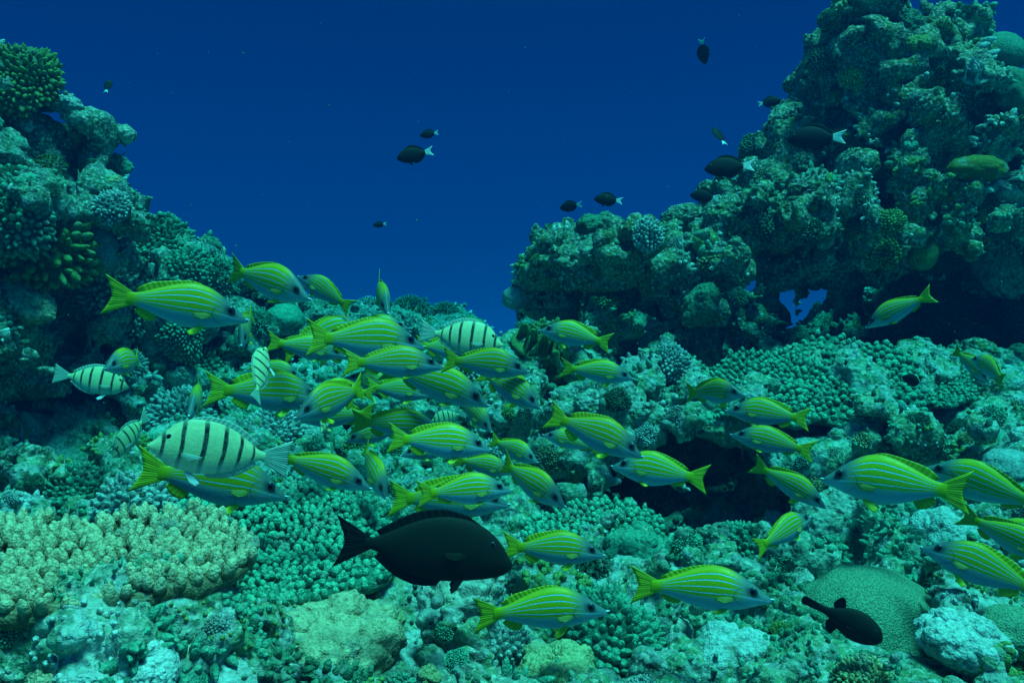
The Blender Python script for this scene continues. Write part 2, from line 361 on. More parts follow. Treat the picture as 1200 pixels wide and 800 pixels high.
# surface nets
neg = fld < 0
n0, n1, n2 = fld.shape
cs = np.zeros((n0 - 1, n1 - 1, n2 - 1), np.int8)
cor = [(a, b_, c_) for a in (0, 1) for b_ in (0, 1) for c_ in (0, 1)]
for a, b_, c_ in cor: cs += neg[a:n0 - 1 + a, b_:n1 - 1 + b_, c_:n2 - 1 + c_]
act = np.nonzero((cs > 0) & (cs < 8)); na = len(act[0])
vid = np.full(cs.shape, -1, np.int32); vid[act] = np.arange(na)
cv = {c_: fld[act[0] + c_[0], act[1] + c_[1], act[2] + c_[2]] for c_ in cor}
acc = np.zeros((na, 3)); cnt = np.zeros(na)
for c_ in cor:
    for ax in range(3):
        if c_[ax]: continue
        d_ = list(c_); d_[ax] = 1; d_ = tuple(d_); a0, a1 = cv[c_], cv[d_]
        mk = (a0 < 0) != (a1 < 0); t_ = np.where(mk, a0 / np.where(mk, a0 - a1, 1), 0)
        for k in range(3):
            acc[:, k] += np.where(mk, (c_[k] + t_) if k == ax else c_[k], 0)
        cnt += mk
gp = np.stack(act, -1) + acc / cnt[:, None]
yv = np.exp(ts[0] + gp[:, 1] * S2); RV = np.stack(((us[0] + gp[:, 0] * S2) * yv, yv, (ws[0] + gp[:, 2] * S2) * yv), -1)
quads = []
for ax in range(3):
    o1, o2 = [(1, 2), (2, 0), (0, 1)][ax]
    sl0 = [slice(1, -1)] * 3; sl1 = [slice(1, -1)] * 3; sl0[ax] = slice(0, -1); sl1[ax] = slice(1, None)
    s0, s1 = neg[tuple(sl0)], neg[tuple(sl1)]
    e = np.nonzero(s0 != s1); base = [e[k] + (0 if k == ax else 1) for k in range(3)]
    def cell(d1, d2):
        q = [x.copy() for x in base]; q[o1] -= d1; q[o2] -= d2; return vid[q[0], q[1], q[2]]
    q = np.stack((cell(1, 1), cell(0, 1), cell(0, 0), cell(1, 0)), -1)
    fl = ~s0[e]; q[fl] = q[fl][:, ::-1]; quads.append(q)
RQ = np.concatenate(quads); RQ = RQ[(RQ >= 0).all(1)]
# vertex normals, then the finest knobs pushed out along them
fn = np.cross(RV[RQ[:, 2]] - RV[RQ[:, 0]], RV[RQ[:, 3]] - RV[RQ[:, 1]]); fn /= np.linalg.norm(fn, axis=1)[:, None] + 1e-9
vn = np.zeros_like(RV)
for k in range(4): np.add.at(vn, RQ[:, k], fn)
vn /= np.linalg.norm(vn, axis=1)[:, None] + 1e-9
sz = yv * S2
RV = RV + vn * ((lumps(RV * 48, 91) - .5) * .013 * np.clip(.02 / sz, 0, 1))[:, None]
ci = np.minimum((gp / 2).astype(int), np.array(grp.shape) - 1); vg = grp[ci[:, 0], ci[:, 1], ci[:, 2]]
fg = vg[RQ[:, 0]]
def cellmean(V, Q): return V[Q].mean(1)
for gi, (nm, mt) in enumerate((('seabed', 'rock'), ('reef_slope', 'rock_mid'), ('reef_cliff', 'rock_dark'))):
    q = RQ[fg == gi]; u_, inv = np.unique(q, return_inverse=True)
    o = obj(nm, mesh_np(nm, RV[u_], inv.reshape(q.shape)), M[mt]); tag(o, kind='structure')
print('REEF verts', len(RV), 'quads', len(RQ))
bvh = BVHTree.FromPolygons(RV.tolist(), RQ.tolist())
# far sea floor: one sheet that falls away behind the reef and reaches the end of sight
gx = np.linspace(-1, 1, 81); gx = np.sign(gx) * np.abs(gx) ** 1.8 * 60; gy = np.linspace(0, 1, 61) ** 1.8 * 90 - 12
X_, Y_ = np.meshgrid(gx, gy, indexing='ij'); pp = np.stack((X_.ravel(), Y_.ravel(), np.zeros(X_.size)), -1)
Z_ = -1.7 - np.clip((pp[:, 1] - 5) * .35, 0, 14) - np.clip(np.abs(pp[:, 0]) - 6, 0, 20) * .1 + fbm(pp * .5, 3, 5) * .35
qi = np.arange(81 * 61).reshape(81, 61); qq = np.stack((qi[:-1, :-1], qi[1:, :-1], qi[1:, 1:], qi[:-1, 1:]), -1).reshape(-1, 4)
tag(obj('sea_floor', mesh_np('sea_floor', np.stack((pp[:, 0], pp[:, 1], Z_), -1), qq), M['rock']), kind='structure')

DEPTHDUMP = 1
def cast(px, py):
    d = P(px, py, 1.0).normalized(); h = bvh.ray_cast(Vector((0, 0, 0)), d, 9.0)
    return (h[0], h[1], d) if h[0] is not None else (None, None, d)

for py_ in range(0, 801, 50): print(py_, ' '.join('%4.1f' % (cast(x_, py_)[0].y if cast(x_, py_)[0] else 0) for x_ in range(0, 1201, 50)))
# ------------------------------------------------------------------ CORALS
def sphere_grid(nu, nv):
    th = np.linspace(0, math.pi, nv); ph = np.linspace(0, 2 * math.pi, nu, endpoint=False)
    T_, H_ = np.meshgrid(th, ph, indexing='ij')
    V = np.stack((np.sin(T_) * np.cos(H_), np.sin(T_) * np.sin(H_), np.cos(T_)), -1).reshape(-1, 3)
    i = np.arange(nv * nu).reshape(nv, nu); j = np.roll(i, -1, 1)
    return V, np.stack((i[:-1], i[1:], j[1:], j[:-1]), -1).reshape(-1, 4)
KV, KQ = sphere_grid(10, 8)
def basis(n):
    n = n / (np.linalg.norm(n, axis=-1, keepdims=True) + 1e-9)
    a = np.where(np.abs(n[..., 2:3]) < .9, np.array([0, 0, 1.0]), np.array([1.0, 0, 0])); t = np.cross(a, n); t /= np.linalg.norm(t, axis=-1, keepdims=True)
    return t, np.cross(n, t), n
def knobs(P0, Nn, R, Lh, seed=0, lump=.22):
    """one bumpy rounded finger per point"""
    t, b_, n = basis(Nn); K = len(P0)
    shp = KV.copy(); prof = 1.0 - .28 * np.clip(KV[:, 2], 0, 1)
    V = (t[:, None] * (shp[None, :, :1] * prof[None, :, None]) + b_[:, None] * (shp[None, :, 1:2] * prof[None, :, None])) * R[:, None, None] \
        + n[:, None] * ((shp[None, :, 2:3]) * Lh[:, None, None])
    V = V + P0[:, None]; flat = V.reshape(-1, 3)
    nn = np.repeat(n, len(KV), 0); sc = 1.6 / np.repeat(R, len(KV))
    dsp = vnoise(flat * sc[:, None] , seed) * lump * np.repeat(R, len(KV)); rad = flat - np.repeat(P0, len(KV), 0); rad /= np.linalg.norm(rad, axis=1)[:, None] + 1e-9
    flat = flat + rad * dsp[:, None]
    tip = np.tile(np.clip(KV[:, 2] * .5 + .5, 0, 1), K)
    Q = (KQ[None] + (np.arange(K) * len(KV))[:, None, None]).reshape(-1, 4)
    return flat, Q, tip
def join(parts):
    Vs, Qs, Ts = [], [], []; o = 0
    for V, Q, T in parts: Vs.append(V); Qs.append(Q + o); Ts.append(T); o += len(V)
    return np.concatenate(Vs), np.concatenate(Qs), np.concatenate(Ts)
def fib(n, zmin=-.25, jit=.35):
    i = np.arange(n) + .5; z = 1 - (1 - zmin) * i / n; ph = i * 2.39996
    r = np.sqrt(np.clip(1 - z * z, 0, 1)); v = np.stack((r * np.cos(ph), r * np.sin(ph), z), -1)
    v += rng.normal(size=v.shape) * jit / math.sqrt(n); return v / np.linalg.norm(v, axis=1)[:, None]
def dome(nu=72, nv=44, sq=(1, 1, .75), amp=.1, seed=0, freq=1.6, lf=0, la=0):
    V, Q = sphere_grid(nu, nv); d = 1 + amp * fbm(V * freq + seed * 3.1, 3, seed)
    if lf: d = d + la * (lumps(V * lf + seed, seed) - .4)
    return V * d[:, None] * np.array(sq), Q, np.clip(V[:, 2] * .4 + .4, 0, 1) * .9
def knob_head(n, kr, kl, sq=(1, 1, .7), seed=0):
    """dome carrying n stubby fingers; unit radius"""
    D = dome(40, 26, tuple(s * (1 - kl * .7) for s in sq), .34, seed)
    d = fib(n); s = 1 + .34 * fbm(d * 1.6 + seed * 3.1, 3, seed); s = s * (1 - kl * .55)
    p = d * s[:, None] * np.array(sq); nn = d * np.array([1, 1, 1.3]) + rng.normal(size=d.shape) * .16 + np.array([0, 0, .25])
    K = knobs(p, nn, kr * rng.uniform(.6, 1.3, n), kl * rng.uniform(.5, 1.45, n), seed)
    return join([(D[0], D[1], D[2] * .2), K])
def plate(n, kr, kl, lobes=.16, seed=0, bowl=.12, asp=1.0):
    """flat shelf with an uneven edge carrying n knobs on its top; unit radius"""
    ang = np.linspace(0, 2 * math.pi, 96, endpoint=False)
    def edge(a): return 1 + lobes * vnoise(np.stack((np.cos(a) * 1.7 + seed, np.sin(a) * 1.7, a * 0), -1), seed) + lobes * .5 * vnoise(np.stack((np.cos(a) * 5 + seed, np.sin(a) * 5, a * 0), -1), seed + 1)
    E = edge(ang); rr = np.array([0, .25, .5, .7, .85, .95, 1.0, .97, .85, .6, .35, .0]); zz = np.array([0, 0, .01, .02, .03, .035, .0, -.05, -.10, -.17, -.30, -.42])
    V = np.stack(((rr[:, None] * E) * np.cos(ang), (rr[:, None] * E) * np.sin(ang) * asp, np.repeat(zz[:, None], 96, 1)), -1).reshape(-1, 3)
    V[:, 2] += fbm(V * 2.2 + seed, 3, seed) * bowl; V += (fbm(V * 9, 2, seed + 5) * .03)[:, None]
    i = np.arange(12 * 96).reshape(12, 96); j = np.roll(i, -1, 1); Q = np.stack((i[:-1], i[1:], j[1:], j[:-1]), -1).reshape(-1, 4)
    k = np.arange(n) + .5; r = np.sqrt(k / n) * 1.0; ph = k * 2.39996 + rng.normal(size=n) * .02
    r = r * edge(ph % (2 * math.pi)) + rng.normal(size=n) * .012
    p = np.stack((r * np.cos(ph), r * np.sin(ph) * asp, 0 * r), -1); p[:, 2] = fbm(p * 2.2 + seed, 3, seed) * bowl + .03
    nn = np.stack((p[:, 0] * .35, p[:, 1] * .35, np.ones(n)), -1) + rng.normal(size=(n, 3)) * .15
    K = knobs(p + nn * kl * .35, nn, kr * rng.uniform(.75, 1.2, n), kl * rng.uniform(.7, 1.3, n), seed)
    return join([(V, Q, np.full(len(V), .25)), K])
def bush(n, seed=0, sq=(1, 1, .8), kr=.035, kl=.30):
    """finely branched bush: thin fingers in forks"""
    d = fib(n, -.1, .6); s = .55 + .25 * fbm(d * 2 + seed, 2, seed)
    p = d * s[:, None] * np.array(sq); L_ = kl * rng.uniform(.7, 1.2, n); a = knobs(p, d + rng.normal(size=d.shape) * .2, np.full(n, kr), L_, seed)
    parts = [(lambda D: (D[0], D[1], D[2] * .1))(dome(24, 16, tuple(.6 * x for x in sq), .2, seed)), a]
    for k in range(3):
        dd = d + rng.normal(size=d.shape) * .45; dd /= np.linalg.norm(dd, axis=1)[:, None]
        parts.append(knobs(p + d * L_[:, None] * rng.uniform(.3, .8, (n, 1)) + dd * kl * .2, dd, np.full(n, kr * .75), np.full(n, kl * .38), seed + k))
    return join(parts)
def lobed(n=9, seed=0, sq=(1, 1, .6), br=(.28, .5)):
    """massive coral of merged smooth mounds"""
    d = fib(n, .0, .8); parts = [dome(90, 60, tuple(.8 * x for x in sq), .15, seed, 2, 5, .1)]
    for k in range(n):
        r = random.uniform(*br); V, Q, T = dome(44, 30, (r, r * .9, r * .8), .2, seed + k, 2, 3.5, .10)
        parts.append((V + d[k] * np.array(sq) * random.uniform(.6, .8), Q, T))
    V, Q, T = join(parts); nrm = V / (np.linalg.norm(V, axis=1)[:, None] + 1e-6)
    V = V + nrm * ((lumps(V * 8 + seed, seed) - .6) * .10 + fbm(V * 16, 2, seed) * .03)[:, None]; return V, Q, np.clip(T + (lumps(V * 8 + seed, seed) - .6), 0, 1)
def ruffle(seed=0, n=7):
    """lettuce-like coral: upright wavy ridges"""
    parts = [dome(40, 24, (.75, .75, .16), .2, seed)]
    for k in range(n):
        a0 = random.uniform(0, 6.28); c = np.array([random.uniform(-.5, .5), random.uniform(-.5, .5), .15]); L_ = random.uniform(.5, .9)
        s = np.linspace(-1, 1, 40); cx = c[0] + s * L_ * .6 * math.cos(a0) + .14 * np.sin(s * 6 + k) * -math.sin(a0); cy = c[1] + s * L_ * .6 * math.sin(a0) + .14 * np.sin(s * 6 + k) * math.cos(a0)
        hgt = .62 * np.sqrt(np.clip(1 - s * s, 0, 1)) * (1 + .25 * np.sin(s * 11 + k)); tx, ty = -math.sin(a0), math.cos(a0)
        prof = [(-.13, 0), (-.10, .5), (-.09, .85), (-.04, 1.03), (.04, 1.03), (.09, .85), (.10, .5), (.13, 0)]
        V = np.stack([np.stack((cx + w * tx, cy + w * ty, c[2] * .6 + hgt * z_), -1) for w, z_ in prof], 0).reshape(-1, 3)
        V += (vnoise(V * 7 + seed, seed) * .03)[:, None]
        i = np.arange(len(prof) * 40).reshape(len(prof), 40); Q = np.stack((i[:-1, :-1], i[:-1, 1:], i[1:, 1:], i[1:, :-1]), -1).reshape(-1, 4)
        T = np.repeat(np.array([z_ for w, z_ in prof]), 40); parts.append((V, Q, np.clip(T, 0, 1) ** 2))
    return join(parts)
def boulder(seed=0, sq=(1, 1, .7), rough=.3):
    V, Q, T = dome(96, 60, sq, .35, seed, 1.3, 3.2, rough); d = V / np.linalg.norm(V, axis=1)[:, None]
    V = V + d * ((lumps(V * 9 + seed, seed + 3) - .5) * .09 + fbm(V * 14, 2, seed) * .05)[:, None]
    return V, Q, T
protos = {}
def proto(key, fn, *a, **k):
    if key not in protos:
        V, Q, T = fn(*a, **k); protos[key] = mesh_np('coral_' + key, V, Q, tip=T)
    return protos[key]
BUILD = {
    'knob0': lambda: proto('knob0', knob_head, 190, .090, .17, (1, 1, .72), 1),
    'knob1': lambda: proto('knob1', knob_head, 130, .105, .20, (1, .9, .66), 2),
    'knob2': lambda: proto('knob2', knob_head, 300, .070, .13, (1, 1, .62), 3),
    'knob3': lambda: proto('knob3', knob_head, 150, .095, .15, (1, .85, .85), 4),
    'bush0': lambda: proto('bush0', bush, 150, 5), 'bush1': lambda: proto('bush1', bush, 100, 6, (1, 1, .7), .045, .26),
    'lobed0': lambda: proto('lobed0', lobed, 11, 7), 'lobed1': lambda: proto('lobed1', lobed, 7, 8), 'lobed2': lambda: proto('lobed2', lobed, 16, 9, (1, 1, .55), (.18, .34)),
    'ruff0': lambda: proto('ruff0', ruffle, 10, 9), 'ruff1': lambda: proto('ruff1', ruffle, 11, 6),
    'rock0': lambda: proto('rock0', boulder, 12), 'rock1': lambda: proto('rock1', boulder, 13, (1, .8, .6), .4), 'rock2': lambda: proto('rock2', boulder, 14, (1, .9, .9), .25),
    'smooth0': lambda: proto('smooth0', dome, 72, 44, (1, 1, .75), .10, 15, 1.4), 'smooth1': lambda: proto('smooth1', dome, 72, 44, (1, .9, .7), .16, 16, 2.2, 4, .05),
    'plate0': lambda: proto('plate0', plate, 330, .045, .055, .16, 17), 'plate1': lambda: proto('plate1', plate, 260, .052, .05, .2, 18),
}
KINDS = {'knob': ('knobbed_coral', 'knobbed coral'), 'bush': ('branching_coral', 'branching coral'), 'lobed': ('lobed_coral', 'lobed coral'), 'ruff': ('lettuce_coral', 'lettuce coral'),
         'rock': ('reef_boulder', 'boulder'), 'smooth': ('mound_coral', 'mound coral'), 'plate': ('table_coral', 'table coral')}
def kind_of(s): return s.rstrip('0123456789')
def place(key, mat, loc, r, nrm=Vector((0, 0, 1)), spin=None, sq=(1, 1, 1), label=None, group=None):
    me = BUILD[key]()
    mk = key + '_' + mat
    if mk not in protos:
        m2 = me.copy(); m2.materials.clear(); m2.materials.append(M[mat]); protos[mk] = m2
    nm, cat = KINDS[kind_of(key)]
    o = bpy.data.objects.new(nm, protos[mk]); COL.objects.link(o)
    q = nrm.to_track_quat('Z', 'Y').to_matrix().to_4x4() @ Matrix.Rotation(random.uniform(0, 6.28) if spin is None else spin, 4, 'Z')
    o.matrix_world = Matrix.Translation(loc) @ q @ Matrix.Diagonal((r * sq[0], r * sq[1], r * sq[2], 1))
    tag(o, label, cat, group); return o
taken = []                                       # (px, py, radius in px)
def seat(key, mat, px, py, wpx, label=None, group=None, up=.5, sink=.35, sq=(1, 1, 1), Y=None, spin=None):
    """rest a coral on the rock that is seen at this pixel; wpx is its width there"""
    h, n, d = cast(px, py)
    if Y is not None: h = P(px, py, Y); n = Vector((0, -.5, .8))
    if h is None: return None
    r = wpx / 2 / F * h.y; nr = (n * (1 - up) + Vector((0, 0, 1)) * up + Vector((0, -.12, 0))).normalized()
    loc = h + Vector((d.x, d.y, d.z)) * r * sink * .6 - nr * r * .12
    taken.append((px, py, wpx / 2)); return place(key, mat, loc, r, nr, spin, sq, label, group)

# --- large corals one can name
def big_plate(name, mat, c, rx, asp, n, kr, kl, nrm, seed, label):
    V, Q, T = plate(n, kr, kl, .13, seed, .10, asp)
    o = obj(name, mesh_np(name, V, Q, tip=T), M[mat]); q = Vector(nrm).normalized().to_track_quat('Z', 'Y').to_matrix().to_4x4()
    o.matrix_world = Matrix.Translation(c) @ q @ Matrix.Diagonal((rx, rx, rx, 1)); tag(o, label, 'table coral'); return o
big_plate('table_coral', 'tan', Vector((-.61, 1.15, -.300)), .27, .50, 560, .031, .055, (.05, -.18, 1), 23, 'large tan table coral with pale stubby fingers at the lower left corner')
big_plate('table_coral', 'teal', P(320, 640, min(1.62, cast(320, 650)[0].y - .03)), .25, .8, 900, .027, .036, (.0, -.34, 1), 24, 'wide teal green finger coral shelf behind the large tan one')
taken += [(130, 660, 150), (320, 620, 110)]
key_list = [
 ('lobed2', 'tan', 385, 745, 190, 'big yellowish tan lumpy coral in the left foreground below the black surgeonfish', .7, .5),
 ('smooth0', 'teal', 190, 800, 110, 'smooth round green coral mound at the bottom edge under the tan table coral', .7, .4),
 ('smooth1', 'pale', 262, 800, 95, 'pale grey green rounded mound at the bottom edge beside the lumpy tan coral', .7, .4),
 ('lobed2', 'pale', 165, 782, 100, 'broken whitish coral lump under the front edge of the tan table coral', .6, .3),
 ('lobed2', 'tan', 60, 790, 70, 'small pale cream coral lump in the bottom left corner below the table coral', .6, .3),
 ('lobed1', 'olive', 440, 720, 90, 'yellowish coral lump at the right end of the big lumpy tan coral', .6, .4),
 ('knob1', 'dusky', 425, 672, 90, 'dark green finger coral just under the tail of the black surgeonfish', .6, .3),
 ('knob2', 'teal', 700, 742, 150, 'teal green coral head of round knobs below the lowest snapper', .5, .3),
 ('plate0', 'teal', 690, 622, 190, 'broad teal knobbed coral along the front lip of the central cave', .8, .4),
 ('knob3', 'teal', 868, 645, 80, 'rounded coral of tight pale green knobs left of the yellow tailed fish turning away', .6, .3),
 ('lobed2', 'teal', 745, 642, 80, 'low lumpy teal coral between the central cave and the lower snappers', .6, .4),
 ('bush1', 'dusky', 690, 665, 70, 'dark shaggy coral clump between two of the lower snappers', .6, .3),
 ('plate0', 'teal', 905, 447, 150, 'teal knobbed shelf coral at the left end of the right ledge', .6, .2),
 ('plate1', 'teal', 1005, 437, 170, 'broad teal knobbed shelf coral in the middle of the right ledge', .6, .2),
 ('plate1', 'teal', 1088, 440, 100, 'small knobbed teal shelf on the right ledge beside the small black fish', .6, .3),
 ('lobed1', 'pale', 1130, 640, 110, 'pale curved lumpy coral behind the snapper at the right edge', .6, .3),
 ('ruff0', 'green', 628, 400, 76, 'green ruffled lettuce coral at the foot of the right cliff', .6, .3),
 ('ruff1', 'green', 655, 425, 70, 'second smaller ruffled green coral below the lettuce coral at the cliff foot', .6, .3),
 ('knob2', 'green', 22, 88, 95, 'round green finger coral head on top of the left slope', .4, .2),
 ('knob1', 'green', 60, 290, 110, 'green coral of upright knobs high on the left slope by the photo edge', .3, .3),
 ('knob0', 'teal', 15, 255, 90, 'teal knobbed coral at the left edge under the round finger coral', .3, .3),
 ('lobed2', 'tan', 30, 350, 80, 'pale yellowish ledge coral jutting out over the dark left hollow', .5, .0),
 ('smooth1', 'olive', 8, 507, 54, 'yellow green rounded coral at the left edge below the dark hollow', .5, .0),
 ('knob2', 'teal', 95, 575, 95, 'low teal coral cushion between the left hollow and the tan table coral', .6, .3),
 ('knob3', 'pale', 160, 590, 90, 'pale knobbed coral under the yellow tail of the snapper behind the largest striped fish', .6, .3),
 ('knob2', 'teal', 180, 280, 85, 'small headed teal coral cluster on the outline of the left slope', .4, .2),
 ('knob0', 'teal', 225, 318, 62, 'teal coral cauliflower on the slope outline above the upper left snapper', .4, .2),
 ('knob3', 'pale', 130, 243, 50, 'pale coral tuft leaning out from the left slope outline', .4, .2),
 ('bush0', 'teal', 250, 325, 70, 'fuzzy teal branching coral on the slope outline left of the first high snapper', .4, .2),
 ('smooth1', 'pale', 112, 290, 60, 'pale rounded coral face in the middle of the left slope', .2, .2),
 ('knob3', 'pale', 125, 340, 75, 'light blue green knobbed coral behind the tail of the upper left snapper', .3, .2),
 ('knob2', 'teal', 205, 393, 62, 'round teal cauliflower coral under the upper left snapper', .4, .2),
 ('knob1', 'teal', 155, 375, 50, 'small teal coral fingers under the tail of the upper left snapper', .4, .2),
 ('smooth0', 'teal', 237, 405, 30, 'small round teal coral ball beside the cauliflower coral', .4, .2),
 ('knob2', 'teal', 225, 430, 70, 'teal knobbed coral above the tail of the snapper behind the small striped fish', .4, .2),
 ('knob3', 'pale', 190, 455, 40, 'small pale coral tuft between the two head-on snappers on the left', .4, .2),
 ('knob0', 'pale', 215, 485, 80, 'pale blue green coral row above the largest striped fish', .4, .3),
 ('smooth1', 'teal', 332, 372, 46, 'smooth teal cup shaped coral under the high left snapper', .4, .2),
 ('bush0', 'teal', 300, 378, 50, 'fuzzy dark teal coral between the two high left snappers', .4, .2),
 ('bush1', 'pale', 432, 356, 34, 'spiky pale coral tuft on the far reef crest under the diving snapper', .5, .2),
 ('bush0', 'teal', 480, 362, 56, 'branching teal coral bush on the far reef crest behind the school', .5, .2),
 ('bush0', 'teal', 522, 366, 44, 'right hand branching coral bush on the far reef crest', .5, .2),
 ('knob2', 'pale', 320, 505, 80, 'pale teal crumbly coral patch above the tail of the largest striped fish', .5, .3),
 ('smooth0', 'teal', 1178, 58, 54, 'smooth rounded green coral at the top of the cliff by the right edge', .4, .2),
 ('smooth1', 'dusky', 1192, 105, 62, 'second smooth dark green mound below the one on top of the cliff', .4, .2),
 ('smooth1', 'green', 1082, 299, 36, 'small oval green coral on the underside of the cliff', .2, .2),
 ('lobed1', 'pale', 1195, 225, 60, 'pale rounded coral on the cliff at the right edge above the overhang', .3, .2),
 ('rock0', 'rock_pale', 1190, 310, 70, 'pale rock under the overhang at the right edge', .3, .2),
 ('lobed2', 'olive', 640, 268, 60, 'greenish lumpy coral on the left shoulder of the cliff', .4, .2),
 ('lobed2', 'dusky', 700, 262, 60, 'dark green lumpy coral on the cliff shoulder below the dark fish', .4, .2),
 ('knob3', 'pale', 760, 275, 44, 'pale coral tuft on the cliff ridge left of the saddle', .4, .2),
 ('smooth1', 'pale', 604, 348, 32, 'pale knob of coral sticking out of the cliff into the open water', .4, .2),
 ('knob3', 'olive', 835, 310, 34, 'yellowish coral branch in front of the dark cliff hollow', .4, .2),
 ('lobed2', 'dusky', 820, 355, 60, 'dark green lumpy coral on the pillar right of the cliff hollow', .3, .2),
 ('smooth1', 'olive', 820, 420, 50, 'yellow green mound at the foot of the pillar', .5, .2),
 ('knob3', 'pale', 785, 425, 50, 'pale blue coral crumbs at the foot of the pillar', .5, .2),
 ('knob2', 'teal', 735, 408, 36, 'round dusky teal coral just inside the cliff hollow', .5, .2),
 ('lobed2', 'olive', 650, 785, 110, 'olive brown folded coral on the bottom edge below the lowest snapper', .6, .3),
 ('knob3', 'pale', 590, 760, 80, 'pale blue green coral fingers below the lowest snapper', .6, .3),
 ('smooth1', 'pale', 1180, 545, 60, 'pale flat boulder coral at the right edge behind the snappers', .6, .3),
 ('lobed0', 'pale', 860, 770, 100, 'pale lumpy rubble coral at the bottom left of the big pitted dome', .6, .3),
 ('knob2', 'olive', 1015, 795, 80, 'olive knobbed coral growing at the base of the big pitted dome', .6, .0),
 ('lobed2', 'pale', 1130, 745, 110, 'knobbly pale rock to the right of the big pitted dome', .6, .3),
 ('smooth1', 'pitted', 1185, 735, 70, 'small yellow green pitted coral at the right edge by the bottom', .6, .2),
 ('rock1', 'rock_pale', 985, 615, 110, 'tilted pale rock behind the big pitted dome', .5, .3),
 ('rock0', 'rock_pale', 540, 690, 90, 'grey green rock right under the belly of the black surgeonfish', .5, .4),
]
for k in key_list:
    seat(k[0], k[1], k[2], k[3], k[4], k[5], None, k[6], k[7])
# the big pitted dome
V, Q, T = dome(110, 70, (1, .9, 1.0), .16, 33, 1.3)
o = obj('brain_coral', mesh_np('brain_coral', V, Q, tip=T), M['pitted']); bh_ = cast(1012, 735)[0]; o.location = P(1012, 755, bh_.y + .03); o.scale = (.148, .13, .142); o.rotation_euler = (0, math.radians(12), 0)
tag(o, 'big smooth pitted green coral dome under the small all black fish', 'brain coral'); taken.append((1012, 745, 95))
# olive sponge sheet on the cliff
h, n, d = cast(1145, 198)
if h is not None:
    V, Q, T = dome(56, 30, (1, .5, .42), .2, 41, 2.0, 4, .1)
    o = obj('encrusting_sponge', mesh_np('encrusting_sponge', V, Q, tip=T), M['yellow']); o.location = h + d * -.01; s_ = 34 / F * h.y; o.scale = (s_, s_, s_)
    tag(o, 'dull yellow sponge spreading over the dark cliff face', 'sponge'); taken.append((1145, 198, 34))

# --- smaller corals and rocks scattered over what the photograph shows of the reef
def zone(px, py):
    if px < 300 and py < 300: return 'on the upper left slope'
    if px < 300 and py < 440: return 'on the middle of the left slope'
    if px < 300 and py < 620: return 'around the left hollow'
    if px < 560 and py < 460: return 'on the far reef behind the school'
    if px < 640 and py < 620: return 'beneath the fish school'
    if px < 480: return 'in the left foreground'
    if py > 620 and px < 900: return 'on the ground around the lowest snappers'
    if py > 560: return 'on the ground around the pitted dome'
    if py > 400: return 'on the right ledge' if px > 860 else 'above the central cave'
    if px < 900: return 'on the low cliff shoulder'
    if py < 130: return 'on the cliff top'
    return 'on the cliff face'
small = []
cands = [(random.uniform(-10, 1210), random.uniform(0, 810)) for _ in range(2600)]
for px, py in cands:
    h, n, d = cast(px, py)
    if h is None or n.z < -.15: continue
    right = px > 600 and py < 410
    w = random.choice((22, 26, 32, 38, 48)) * (1.15 if py > 600 else .9)
    if any((px - a) ** 2 + (py - b_) ** 2 < (w * .45 + c_ * .8) ** 2 for a, b_, c_ in taken): continue
    if px > 880 and 330 < py < 405 or 650 < px < 900 and 520 < py < 600 or px < 120 and 380 < py < 560: continue
    key = random.choices(('knob0', 'knob1', 'knob2', 'knob3', 'bush1', 'lobed0', 'lobed1', 'lobed2', 'ruff1', 'rock0', 'rock1', 'rock2', 'smooth1'),
                         (3, 3, 4, 3, 1.5, 2, 2, 3, 1, 3, 3, 3, 1.5))[0]
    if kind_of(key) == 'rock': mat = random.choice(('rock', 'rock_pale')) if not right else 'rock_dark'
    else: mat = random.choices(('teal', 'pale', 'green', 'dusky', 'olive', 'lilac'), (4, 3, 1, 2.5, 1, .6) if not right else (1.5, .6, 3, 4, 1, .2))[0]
    o = seat(key, mat, px, py, w, None, None, .35, .5)
    if o: small.append((o, key, mat, px, py))
    if len(small) >= 230: break
ADJ = {'teal': 'teal', 'pale': 'pale', 'green': 'yellow green', 'dusky': 'dark green', 'olive': 'olive', 'lilac': 'greyish lilac', 'rock': 'mottled', 'rock_pale': 'whitish', 'rock_dark': 'dark'}
SHP = {'knob': 'knobbed coral tuft', 'bush': 'fine branching coral', 'lobed': 'lumpy coral', 'ruff': 'ruffled coral', 'rock': 'rough rock', 'smooth': 'smooth coral mound'}
ORD = ['leftmost', 'second from left', 'third from left', 'fourth from left', 'fifth from left', 'sixth from left', 'seventh from left', 'eighth from left', 'ninth from left', 'tenth from left']
bk = {}
for s_ in small: bk.setdefault((ADJ[s_[2]], SHP[kind_of(s_[1])], zone(s_[3], s_[4])), []).append(s_)
for (a, b_, z_), L_ in bk.items():
    L_.sort(key=lambda q: q[3]); n_ = len(L_)
    for i, s_ in enumerate(L_):
        o = s_[0]
        if n_ == 1: lab = f'small {a} {b_} {z_}'
        elif i == n_ - 1: lab = f'rightmost small {a} {b_} {z_}'
        else: lab = f'small {a} {b_} {z_}, {ORD[min(i, 9)]}'
        o['label'] = lab; o['group'] = 'small ' + ('rocks ' if 'rock' in b_ else 'corals ') + z_
print('SMALL', len(small))
